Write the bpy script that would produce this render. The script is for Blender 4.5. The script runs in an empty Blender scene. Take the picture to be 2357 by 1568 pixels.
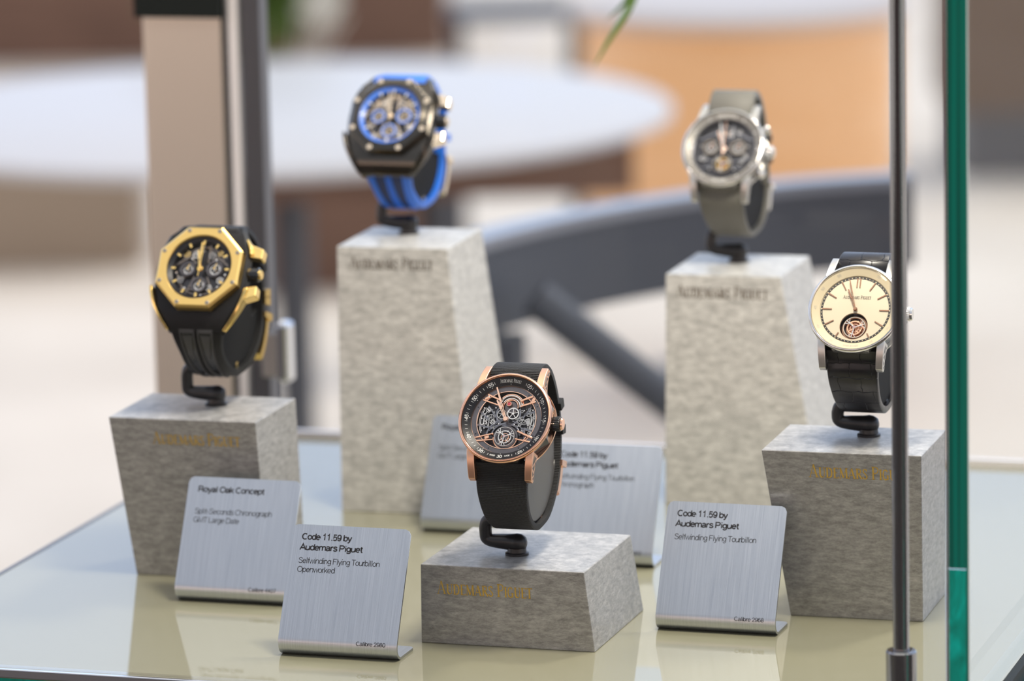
import bpy, math, random
from math import sin, cos, pi, radians as R
from mathutils import Vector, Matrix, Euler
random.seed(11)
SC = bpy.context.scene
COL = SC.collection
# ------------------------------------------------------------------ camera
cd = bpy.data.cameras.new('camera'); cam = bpy.data.objects.new('camera', cd); COL.objects.link(cam); SC.camera = cam
YAW, PIT, ROL = R(17.3), R(10.595), R(-1.25)
Fw = Vector((-sin(YAW)*cos(PIT), cos(YAW)*cos(PIT), -sin(PIT)))
Rt = Vector((cos(YAW), sin(YAW), 0)); Up = Rt.cross(Fw)
R2 = Rt*cos(ROL)+Up*sin(ROL); U2 = -Rt*sin(ROL)+Up*cos(ROL)
cam.matrix_world = Matrix(((R2.x, U2.x, -Fw.x, .5777), (R2.y, U2.y, -Fw.y, -1.6793), (R2.z, U2.z, -Fw.z, 1.4248), (0, 0, 0, 1)))
cd.sensor_width = 36; cd.lens = 160.02; cd.clip_start = .05; cd.clip_end = 100
cd.dof.use_dof = True; cd.dof.focus_distance = 1.885; cd.dof.aperture_fstop = 7.6
# ------------------------------------------------------------------ world, sun, lamps, exposure
vs = SC.view_settings
SC.display_settings.display_device = 'sRGB'
vs.view_transform = 'Standard'; vs.look = 'None'; vs.gamma = 1; vs.exposure = 0.0; vs.use_curve_mapping = False
SC.cycles.use_denoising = True; SC.cycles.max_bounces = 10; SC.cycles.transparent_max_bounces = 24
SC.cycles.sample_clamp_indirect = 6; SC.cycles.caustics_reflective = False; SC.cycles.caustics_refractive = False
W = bpy.data.worlds.new('sky'); SC.world = W; W.use_nodes = True
nt = W.node_tree; nt.nodes.clear()
def wn(t, **k):
    n = nt.nodes.new(t)
    for a, b in k.items(): setattr(n, a, b)
    return n
tc = wn('ShaderNodeTexCoord'); sx = wn('ShaderNodeSeparateXYZ'); nt.links.new(tc.outputs['Generated'], sx.inputs[0])
rb = wn('ShaderNodeValToRGB')   # front to back (y of the direction)
mr = wn('ShaderNodeMapRange'); mr.inputs[1].default_value = -1; mr.inputs[2].default_value = 1
nt.links.new(sx.outputs[1], mr.inputs[0]); nt.links.new(mr.outputs[0], rb.inputs[0])
rb.color_ramp.elements[0].position = .12; rb.color_ramp.elements[0].color = (.42, .44, .51, 1)
rb.color_ramp.elements[1].position = .85; rb.color_ramp.elements[1].color = (.90, 1.09, 1.50, 1)
e = rb.color_ramp.elements.new(.5); e.color = (.82, .84, 1.0, 1)
rz = wn('ShaderNodeValToRGB')   # warm room light close to the horizon on the viewer's side
rz.color_ramp.elements[0].position = 0; rz.color_ramp.elements[0].color = (1.9, 1.2, .85, 1)
rz.color_ramp.elements[1].position = .22; rz.color_ramp.elements[1].color = (0, 0, 0, 1)
nt.links.new(sx.outputs[2], rz.inputs[0])
fr = wn('ShaderNodeMapRange'); fr.inputs[1].default_value = .1; fr.inputs[2].default_value = -.6
nt.links.new(sx.outputs[1], fr.inputs[0])
ml = wn('ShaderNodeVectorMath', operation='SCALE'); nt.links.new(rz.outputs[0], ml.inputs[0]); nt.links.new(fr.outputs[0], ml.inputs['Scale'])
ad = wn('ShaderNodeVectorMath', operation='ADD'); nt.links.new(rb.outputs[0], ad.inputs[0]); nt.links.new(ml.outputs[0], ad.inputs[1])
zr = wn('ShaderNodeMapRange', interpolation_type='SMOOTHSTEP'); zr.inputs[1].default_value = .66; zr.inputs[2].default_value = .86; nt.links.new(sx.outputs[2], zr.inputs[0])
zm = wn('ShaderNodeMix', data_type='RGBA'); zm.inputs[7].default_value = (1.30, 1.24, 1.20, 1)   # brighter overhead
nt.links.new(zr.outputs[0], zm.inputs[0]); nt.links.new(ad.outputs[0], zm.inputs[6])
bg = wn('ShaderNodeBackground'); bg.inputs[1].default_value = 1.0; nt.links.new(zm.outputs[2], bg.inputs[0])
wo = wn('ShaderNodeOutputWorld'); nt.links.new(bg.outputs[0], wo.inputs[0])
sd = bpy.data.lights.new('sun', 'SUN'); sd.energy = 1.5; sd.angle = R(9); sd.color = (1, .9, .78)
so = bpy.data.objects.new('sun', sd); COL.objects.link(so); so.rotation_euler = Vector((.40, .62, .95)).to_track_quat('Z', 'Y').to_euler(); so.location = (3, 5, 6)
ld = bpy.data.lights.new('case_lamp', 'AREA'); ld.energy = 5.0; ld.shape = 'RECTANGLE'; ld.size = .14; ld.size_y = .12; ld.color = (1, .91, .78)
lo = bpy.data.objects.new('case_lamp', ld); COL.objects.link(lo); lo.location = (.16, .06, 1.60); lo.rotation_euler = Vector((.35, -.38, 1)).to_track_quat('Z', 'Y').to_euler()

# ------------------------------------------------------------------ materials
def mat(name, col, rough=.5, metal=0., coat=0., spec=.5, ior=1.5, trans=0., emis=None):
    m = bpy.data.materials.new(name); m.use_nodes = True
    b = m.node_tree.nodes['Principled BSDF']
    b.inputs['Base Color'].default_value = (*col, 1); b.inputs['Roughness'].default_value = rough
    b.inputs['Metallic'].default_value = metal; b.inputs['Coat Weight'].default_value = coat
    b.inputs['Coat Roughness'].default_value = .02; b.inputs['Specular IOR Level'].default_value = spec
    b.inputs['IOR'].default_value = ior; b.inputs['Transmission Weight'].default_value = trans
    return m
def node(m, t, **k):
    n = m.node_tree.nodes.new(t)
    for a, b in k.items(): setattr(n, a, b)
    return n
def link(m, a, b): m.node_tree.links.new(a, b)
def P(m): return m.node_tree.nodes['Principled BSDF']
def noisy(m, stops, scale, detail=6, stretch=(1, 1, 1), rough=.6, coord='Object', bump=0., bdist=.001, distort=0.):
    """colour noise through a ramp, with optional bump"""
    tc = node(m, 'ShaderNodeTexCoord'); mp = node(m, 'ShaderNodeMapping'); mp.inputs['Scale'].default_value = stretch
    link(m, tc.outputs[coord], mp.inputs[0])
    n = node(m, 'ShaderNodeTexNoise'); n.inputs['Scale'].default_value = scale; n.inputs['Detail'].default_value = detail
    n.inputs['Roughness'].default_value = rough; n.inputs['Distortion'].default_value = distort
    link(m, mp.outputs[0], n.inputs['Vector'])
    r = node(m, 'ShaderNodeValToRGB'); el = r.color_ramp.elements
    el[0].position, el[0].color = stops[0][0], (*stops[0][1], 1); el[1].position, el[1].color = stops[-1][0], (*stops[-1][1], 1)
    for p_, c_ in stops[1:-1]:
        x = el.new(p_); x.color = (*c_, 1)
    link(m, n.outputs[0], r.inputs[0]); link(m, r.outputs[0], P(m).inputs['Base Color'])
    if bump:
        b = node(m, 'ShaderNodeBump'); b.inputs['Strength'].default_value = bump; b.inputs['Distance'].default_value = bdist
        link(m, n.outputs[0], b.inputs['Height']); link(m, b.outputs[0], P(m).inputs['Normal'])
    return m
M = {}
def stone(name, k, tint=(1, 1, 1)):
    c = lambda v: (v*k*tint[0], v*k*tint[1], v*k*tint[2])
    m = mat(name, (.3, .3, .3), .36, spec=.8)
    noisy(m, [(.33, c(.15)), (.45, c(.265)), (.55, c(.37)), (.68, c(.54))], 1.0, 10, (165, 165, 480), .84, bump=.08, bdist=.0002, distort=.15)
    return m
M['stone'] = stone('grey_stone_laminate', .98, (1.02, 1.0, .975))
M['stone_lit'] = stone('grey_stone_laminate_lit', 1.5, (1.02, 1.0, .94))  # same stone made lighter and warmer: lamp light on the rear blocks painted in
M['gold_letter'] = mat('gilt_lettering', (.68, .44, .12), .28, 1)
M['bronze_letter'] = mat('dark_bronze_lettering', (.16, .12, .07), .35, 1)
M['steel_card'] = mat('brushed_steel', (.66, .675, .71), .30, 1)
m = M['steel_card']; tc_ = node(m, 'ShaderNodeTexCoord'); mp_ = node(m, 'ShaderNodeMapping'); mp_.inputs['Scale'].default_value = (3800, 36, 36)
link(m, tc_.outputs['Object'], mp_.inputs[0]); n_ = node(m, 'ShaderNodeTexNoise'); n_.inputs['Scale'].default_value = 1; n_.inputs['Detail'].default_value = 3
link(m, mp_.outputs[0], n_.inputs['Vector'])
r_ = node(m, 'ShaderNodeMapRange'); r_.inputs[3].default_value = .28; r_.inputs[4].default_value = .42; link(m, n_.outputs[0], r_.inputs[0]); link(m, r_.outputs[0], P(m).inputs['Roughness'])
r2_ = node(m, 'ShaderNodeValToRGB'); r2_.color_ramp.elements[0].position = .35; r2_.color_ramp.elements[0].color = (.545, .575, .615, 1); r2_.color_ramp.elements[1].position = .65; r2_.color_ramp.elements[1].color = (.635, .665, .705, 1)
link(m, n_.outputs[0], r2_.inputs[0]); link(m, r2_.outputs[0], P(m).inputs['Base Color'])
b_ = node(m, 'ShaderNodeBump'); b_.inputs['Strength'].default_value = .13; b_.inputs['Distance'].default_value = .0001; link(m, n_.outputs[0], b_.inputs['Height']); link(m, b_.outputs[0], P(m).inputs['Normal'])
M['ink'] = mat('black_print', (.012, .011, .014), .55)
M['white_print'] = mat('white_print', (.85, .85, .82), .5)
M['grey_print'] = mat('pale_grey_print', (.5, .48, .42), .5)
M['shelf'] = mat('olive_backed_glass', (.25, .24, .155), .6, coat=1.0)
P(M['shelf']).inputs['Coat IOR'].default_value = 1.6; P(M['shelf']).inputs['Coat Roughness'].default_value = .012
M['alu'] = mat('polished_aluminium', (.82, .84, .88), .16, 1)
M['chrome'] = mat('chrome', (.78, .79, .82), .04, 1)
M['rod_chrome'] = mat('dark_chrome_rod', (.30, .295, .30), .05, 1)
M['dull_screw'] = mat('dull_screw', (.34, .30, .26), .3, 1)
M['dark_chrome'] = mat('dark_grey_anodised', (.12, .12, .135), .35, .6)
M['post'] = mat('satin_steel_post', (.90, .84, .73), .35, 1)
M['edge_glint'] = mat('glass_edge_painted_glint', (.95, .88, .88), .2, coat=.6)
M['black_trim'] = mat('black_trim', (.008, .011, .010), .6, spec=.2)
M['green_edge'] = mat('green_glass_edge', (.0, .21, .145), .12, coat=1)
noisy(M['green_edge'], [(.25, (0, .10, .07)), (.5, (0, .23, .155)), (.8, (0, .30, .21))], 1, 2, (420, 60, 3), .4)
M['green_edge_glow'] = mat('light_green_edge_painted_glow', (.0, .5, .36), .1, coat=1)  # lighter streaky green: light seen through the pane edge, painted in
noisy(M['green_edge_glow'], [(.3, (0, .33, .23)), (.5, (0, .48, .35)), (.72, (0, .74, .58))], 1, 3, (120, 60, 55), .5, distort=1.5)
M['cabinet'] = mat('white_cabinet', (.7, .7, .68), .5)
# thin clear glass
def glass(name, k=1., tint=(1, 1, 1), ior=1.5):
    m = bpy.data.materials.new(name); m.use_nodes = True; t = m.node_tree; t.nodes.clear()
    o = t.nodes.new('ShaderNodeOutputMaterial'); mx = t.nodes.new('ShaderNodeMixShader'); tr = t.nodes.new('ShaderNodeBsdfTransparent'); gl = t.nodes.new('ShaderNodeBsdfGlossy')
    tr.inputs[0].default_value = (*tint, 1); gl.inputs['Roughness'].default_value = .0
    f = t.nodes.new('ShaderNodeFresnel'); f.inputs[0].default_value = ior
    mu = t.nodes.new('ShaderNodeMath'); mu.operation = 'MULTIPLY'; mu.inputs[1].default_value = k
    t.links.new(f.outputs[0], mu.inputs[0]); t.links.new(mu.outputs[0], mx.inputs[0])
    t.links.new(tr.outputs[0], mx.inputs[1]); t.links.new(gl.outputs[0], mx.inputs[2]); t.links.new(mx.outputs[0], o.inputs[0])
    return m
M['pane'] = glass('clear_pane', .25, (.992, .998, .995))
M['side_glass'] = glass('side_glass', .07, (.985, .995, .99))
M['crystal'] = glass('watch_crystal', .3)
# metals for the watches
M['rose'] = mat('rose_gold', (.91, .53, .36), .17, 1)
M['rose_satin'] = mat('satin_rose_gold', (.86, .50, .33), .33, 1)
M['rose_bright'] = mat('polished_rose_gold', (.95, .62, .46), .10, 1)
M['gold'] = mat('yellow_gold', (.96, .68, .24), .18, 1)
M['gold_satin'] = mat('satin_yellow_gold', (.93, .64, .22), .32, 1)
M['white_gold'] = mat('white_gold', (.80, .78, .74), .13, 1)
M['white_gold_satin'] = mat('satin_white_gold', (.66, .64, .60), .32, 1)
M['silver'] = mat('bright_steel', (.82, .80, .77), .16, 1)
M['silver_satin'] = mat('satin_steel', (.50, .49, .48), .3, 1)
M['movement_dark'] = mat('blackened_plate', (.055, .055, .062), .3, .85)
M['movement_mid'] = mat('slate_plate', (.20, .205, .235), .26, .9)
M['movement_warm'] = mat('warm_grey_plate', (.22, .19, .17), .3, .9)
M['ring_grey'] = mat('dim_grey_ring', (.15, .14, .15), .3, .9)
M['champagne'] = mat('champagne_plate', (.62, .52, .42), .3, .9)
M['sand_gold'] = mat('sand_gold', (.86, .73, .57), .2, 1)
M['matte_black'] = mat('matte_black', (.010, .010, .010), .7, spec=.15)
M['ruby'] = mat('ruby_jewel', (.55, .03, .06), .1, coat=1)
M['black_flange'] = mat('black_dial_ring', (.007, .0065, .009), .35, spec=.3)
M['ceramic'] = mat('black_ceramic', (.012, .013, .014), .2, coat=.4)
M['ceramic_grey'] = mat('dark_grey_ceramic', (.085, .076, .062), .13, .9, coat=.6)
M['cream'] = mat('ivory_dial', (.78, .68, .49), .4, .0, coat=.15)
M['rose_dark'] = mat('deep_rose_gold', (.42, .23, .15), .22, 1)
M['cream_flange'] = mat('ivory_dial_ring', (.80, .69, .46), .35, coat=.3)
M['grey_flange'] = mat('grey_dial_ring', (.33, .31, .28), .25, .5)
M['blue'] = mat('blue_lacquer', (.07, .22, .80), .35, coat=.2)
M['blue_pale'] = mat('pale_blue_ring', (.16, .29, .78), .35, coat=.3)
M['blue_rubber'] = mat('bright_blue_rubber', (.022, .17, .74), .42)
M['navy'] = mat('navy_recess', (.006, .02, .09), .5)
M['black_rubber'] = mat('black_rubber', (.010, .010, .0105), .5, spec=.3)
M['ridge_rubber'] = mat('raised_grey_rubber', (.06, .06, .062), .45)
M['plastic'] = mat('black_satin_plastic', (.016, .015, .016), .32)
M['pad'] = mat('grey_pad', (.085, .08, .075), .38)
def strapmat(name, col, kind):
    m = mat(name, col, .62)
    uv = node(m, 'ShaderNodeTexCoord'); mp = node(m, 'ShaderNodeMapping'); link(m, uv.outputs['UV'], mp.inputs[0])
    b = node(m, 'ShaderNodeBump')
    if kind == 'rib':
        w = node(m, 'ShaderNodeTexWave', wave_type='BANDS', bands_direction='Y'); w.inputs['Scale'].default_value = .42; w.inputs['Distortion'].default_value = .9; w.inputs['Detail'].default_value = 1.5; w.inputs['Detail Scale'].default_value = 1.2
        link(m, mp.outputs[0], w.inputs['Vector'])
        w2 = node(m, 'ShaderNodeTexWave', wave_type='BANDS', bands_direction='X'); w2.inputs['Scale'].default_value = .55
        link(m, mp.outputs[0], w2.inputs['Vector'])
        mm = node(m, 'ShaderNodeMath', operation='MULTIPLY_ADD'); mm.inputs[1].default_value = .25; link(m, w2.outputs[1], mm.inputs[0]); link(m, w.outputs[1], mm.inputs[2])
        link(m, mm.outputs[0], b.inputs['Height']); b.inputs['Strength'].default_value = .8; b.inputs['Distance'].default_value = .0005
        r = node(m, 'ShaderNodeValToRGB'); r.color_ramp.elements[0].color = (*[c*.45 for c in col], 1); r.color_ramp.elements[1].color = (*[c*1.5 for c in col], 1)
        link(m, w.outputs[1], r.inputs[0]); link(m, r.outputs[0], P(m).inputs['Base Color'])
    elif kind == 'linen':
        w = node(m, 'ShaderNodeTexWave', wave_type='BANDS', bands_direction='Y'); w.inputs['Scale'].default_value = .35; w.inputs['Distortion'].default_value = .3
        link(m, mp.outputs[0], w.inputs['Vector']); link(m, w.outputs[1], b.inputs['Height']); b.inputs['Strength'].default_value = .4; b.inputs['Distance'].default_value = .0002
        P(m).inputs['Roughness'].default_value = .5
    elif kind == 'croc':
        k = node(m, 'ShaderNodeTexBrick'); k.inputs['Scale'].default_value = 1; k.inputs['Brick Width'].default_value = 9.5; k.inputs['Row Height'].default_value = 7.2
        k.inputs['Mortar Size'].default_value = .22; k.inputs['Mortar Smooth'].default_value = 1.0
        k.inputs['Color1'].default_value = (1, 1, 1, 1); k.inputs['Color2'].default_value = (.95, .95, .95, 1); k.inputs['Mortar'].default_value = (0, 0, 0, 1)
        n = node(m, 'ShaderNodeTexNoise'); n.inputs['Scale'].default_value = .25; link(m, mp.outputs[0], n.inputs['Vector'])
        vm = node(m, 'ShaderNodeVectorMath', operation='MULTIPLY_ADD'); vm.inputs[1].default_value = (2.5, 2.5, 0); link(m, n.outputs[1], vm.inputs[0]); link(m, mp.outputs[0], vm.inputs[2])
        link(m, vm.outputs[0], k.inputs['Vector']); link(m, k.outputs[0], b.inputs['Height']); b.inputs['Strength'].default_value = .9; b.inputs['Distance'].default_value = .0007
        P(m).inputs['Roughness'].default_value = .3
    link(m, b.outputs[0], P(m).inputs['Normal'])
    return m
M['textile'] = strapmat('black_ribbed_textile', (.014, .0145, .016), 'rib')
M['grey_textile'] = strapmat('grey_green_textile', (.16, .155, .135), 'linen')
M['croc'] = strapmat('black_alligator_leather', (.012, .011, .013), 'croc')
# surroundings
M['paving'] = mat('cream_paving', (.78, .72, .64), .7); noisy(M['paving'], [(.3, (.61, .555, .49)), (.7, (.77, .715, .645))], 1.3, 3)
M['white_top'] = mat('white_table_top', (.60, .60, .62), .45)
M['brown_wood'] = mat('brown_wood', (.16, .085, .06), .55); noisy(M['brown_wood'], [(.3, (.13, .07, .048)), (.7, (.21, .12, .085))], 5, 4, (1, 1, 8))
M['orange_wood'] = mat('orange_wood', (.72, .36, .14), .5); noisy(M['orange_wood'], [(.3, (.92, .52, .24)), (.7, (1.0, .62, .34))], 4, 4, (1, 1, 7))
M['slate'] = mat('dark_slate_metal', (.055, .062, .08), .5)
M['slate_top'] = mat('pale_slate_table_top', (.22, .235, .28), .3, coat=.5)
M['stone_top'] = mat('pale_stone_top', (.55, .5, .47), .4)
M['leaf'] = mat('green_leaf', (.10, .19, .025), .5)
M['leaf_dark'] = mat('deep_green_leaf', (.05, .12, .03), .5)
M['petal'] = mat('white_petal', (.85, .85, .8), .5)
M['pot'] = mat('terracotta_pot', (.3, .15, .09), .7)

# ------------------------------------------------------------------ mesh helpers
class MB:
    """collects geometry (own units) into one mesh; X maps a local point to metres"""
    def __init__(s, X=None): s.v = []; s.f = []; s.uv = {}; s.X = X
    def add(s, vs_, fs, uvs=None):
        o = len(s.v); s.v += [tuple(p) for p in vs_]
        for k, f in enumerate(fs):
            s.f.append(tuple(i+o for i in f))
            if uvs: s.uv[len(s.f)-1] = [uvs[i] for i in f]
        return s
    def box(s, x0, x1, y0, y1, z0, z1, T=None):
        p = [(x, y, z) for z in (z0, z1) for y in (y0, y1) for x in (x0, x1)]
        if T: p = [T @ Vector(q) for q in p]
        return s.add(p, [(0, 2, 3, 1), (4, 5, 7, 6), (0, 1, 5, 4), (2, 6, 7, 3), (0, 4, 6, 2), (1, 3, 7, 5)])
    def prism(s, poly, z0, z1, T=None):
        n = len(poly); p = [(x, y, z0) for x, y in poly]+[(x, y, z1) for x, y in poly]
        if T: p = [T @ Vector(q) for q in p]
        return s.add(p, [tuple(range(n))[::-1], tuple(range(n, 2*n))]+[(i, (i+1) % n, n+(i+1) % n, n+i) for i in range(n)])
    def lathe(s, prof, n=48, cx=0, cy=0, T=None, closed=False, a0=0., a1=360., sx=1., sy=1.):
        full = abs(a1-a0) >= 359.9; m = n if full else n+1; p = []
        for i in range(m):
            a = R(a0+(a1-a0)*i/n)
            for r, z in prof:
                q = (cx+r*cos(a)*sx, cy+r*sin(a)*sy, z); p.append(T @ Vector(q) if T else q)
        k = len(prof); f = []
        for i in range(n):
            j = (i+1) % m
            for t in range(k if closed else k-1):
                u = (t+1) % k; f.append((i*k+t, j*k+t, j*k+u, i*k+u))
        if closed and not full:
            f.append(tuple(range(k))[::-1]); f.append(tuple((m-1)*k+t for t in range(k)))
        return s.add(p, f)
    def ring(s, cx, cy, ro, ri, z0, z1, n=40, a0=0., a1=360., b=0.):
        b = min(b, (ro-ri)*.4)
        return s.lathe([(ri, z0), (ro, z0), (ro, z1-b), (ro-b, z1), (ri+b, z1), (ri, z1-b)], n, cx, cy, closed=True, a0=a0, a1=a1)
    def disc(s, cx, cy, r, z0, z1, n=32, b=0., T=None):
        return s.lathe([(0, z0), (r, z0), (r, z1-b), (r-b, z1), (0, z1)], n, cx, cy, T=T)
    def tube(s, path, rad, n=12, cap=True):
        P_ = [Vector(q) for q in path]; rr = rad if isinstance(rad, (list, tuple)) else [rad]*len(P_); vs_ = []; f = []
        up = None
        for i, q in enumerate(P_):
            d = (P_[min(i+1, len(P_)-1)]-P_[max(i-1, 0)]).normalized()
            if up is None: up = d.orthogonal().normalized()
            up = (up-d*up.dot(d)).normalized(); w = d.cross(up)
            for k in range(n):
                a = 2*pi*k/n; vs_.append(q+(up*cos(a)+w*sin(a))*rr[i])
        for i in range(len(P_)-1):
            for k in range(n): f.append((i*n+k, i*n+(k+1) % n, (i+1)*n+(k+1) % n, (i+1)*n+k))
        if cap: f.append(tuple(range(n))[::-1]); f.append(tuple((len(P_)-1)*n+k for k in range(n)))
        return s.add(vs_, f)
    def bar(s, a, b, w, z0, z1, w2=None):
        a = Vector(a); b = Vector(b); d = (b-a).normalized(); p = Vector((-d.y, d.x)); w2 = w if w2 is None else w2
        return s.prism([a-p*w/2, b-p*w2/2, b+p*w2/2, a+p*w/2], z0, z1)
    def gear(s, cx, cy, r, n, z0, z1, spokes=5, rim=.22, hub=.2):
        k = n*4; out = []; inn = []
        for i in range(k):
            a = 2*pi*i/k; ro = r if i % 4 < 2 else r*.92; out.append((cx+ro*cos(a), cy+ro*sin(a))); inn.append((cx+r*(1-rim)*cos(a), cy+r*(1-rim)*sin(a)))
        p = [(x, y, z0) for x, y in out]+[(x, y, z1) for x, y in out]+[(x, y, z0) for x, y in inn]+[(x, y, z1) for x, y in inn]
        f = []
        for i in range(k):
            j = (i+1) % k
            f += [(i, j, k+j, k+i), (k+i, k+j, 3*k+j, 3*k+i), (3*k+i, 3*k+j, 2*k+j, 2*k+i)]
        s.add(p, f)
        for q in range(spokes):
            a = 2*pi*q/spokes+.3
            s.bar((cx, cy), (cx+r*(1-rim*.8)*cos(a), cy+r*(1-rim*.8)*sin(a)), r*.11, z0, z1-.02)
        s.disc(cx, cy, r*hub, z0, z1+.12, 14, .05)
        return s
    def build(s, name, m, parent=None, smooth=35, bevel=0., loc=None):
        me = bpy.data.meshes.new(name)
        me.from_pydata([tuple(s.X(Vector(p))) for p in s.v] if s.X else s.v, [], s.f)
        if s.uv:
            ul = me.uv_layers.new(name='UVMap')
            for pi_, poly in enumerate(me.polygons):
                if pi_ in s.uv:
                    for li, c in zip(poly.loop_indices, s.uv[pi_]): ul.data[li].uv = c
        me.validate(); me.update()
        import bmesh
        if not s.uv:
            bm = bmesh.new(); bm.from_mesh(me); bmesh.ops.remove_doubles(bm, verts=bm.verts, dist=1e-7); bmesh.ops.recalc_face_normals(bm, faces=bm.faces); bm.to_mesh(me); bm.free()
        if smooth:
            me.shade_smooth(); me.set_sharp_from_angle(angle=R(smooth))
        me.materials.append(m if not isinstance(m, str) else M[m])
        o = bpy.data.objects.new(name, me); COL.objects.link(o)
        if parent: o.parent = parent
        if loc: o.location = loc
        if bevel:
            b = o.modifiers.new('bevel', 'BEVEL'); b.width = bevel; b.segments = 2; b.limit_method = 'ANGLE'
        return o
def tag(o, label=None, cat=None, group=None, kind=None):
    for k, v in (('label', label), ('category', cat), ('group', group), ('kind', kind)):
        if v: o[k] = v
    return o
def empty(name, loc, label=None, cat=None, group=None):
    o = bpy.data.objects.new(name, None); o.empty_display_size = .02; COL.objects.link(o); o.location = loc
    return tag(o, label, cat, group)

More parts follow.
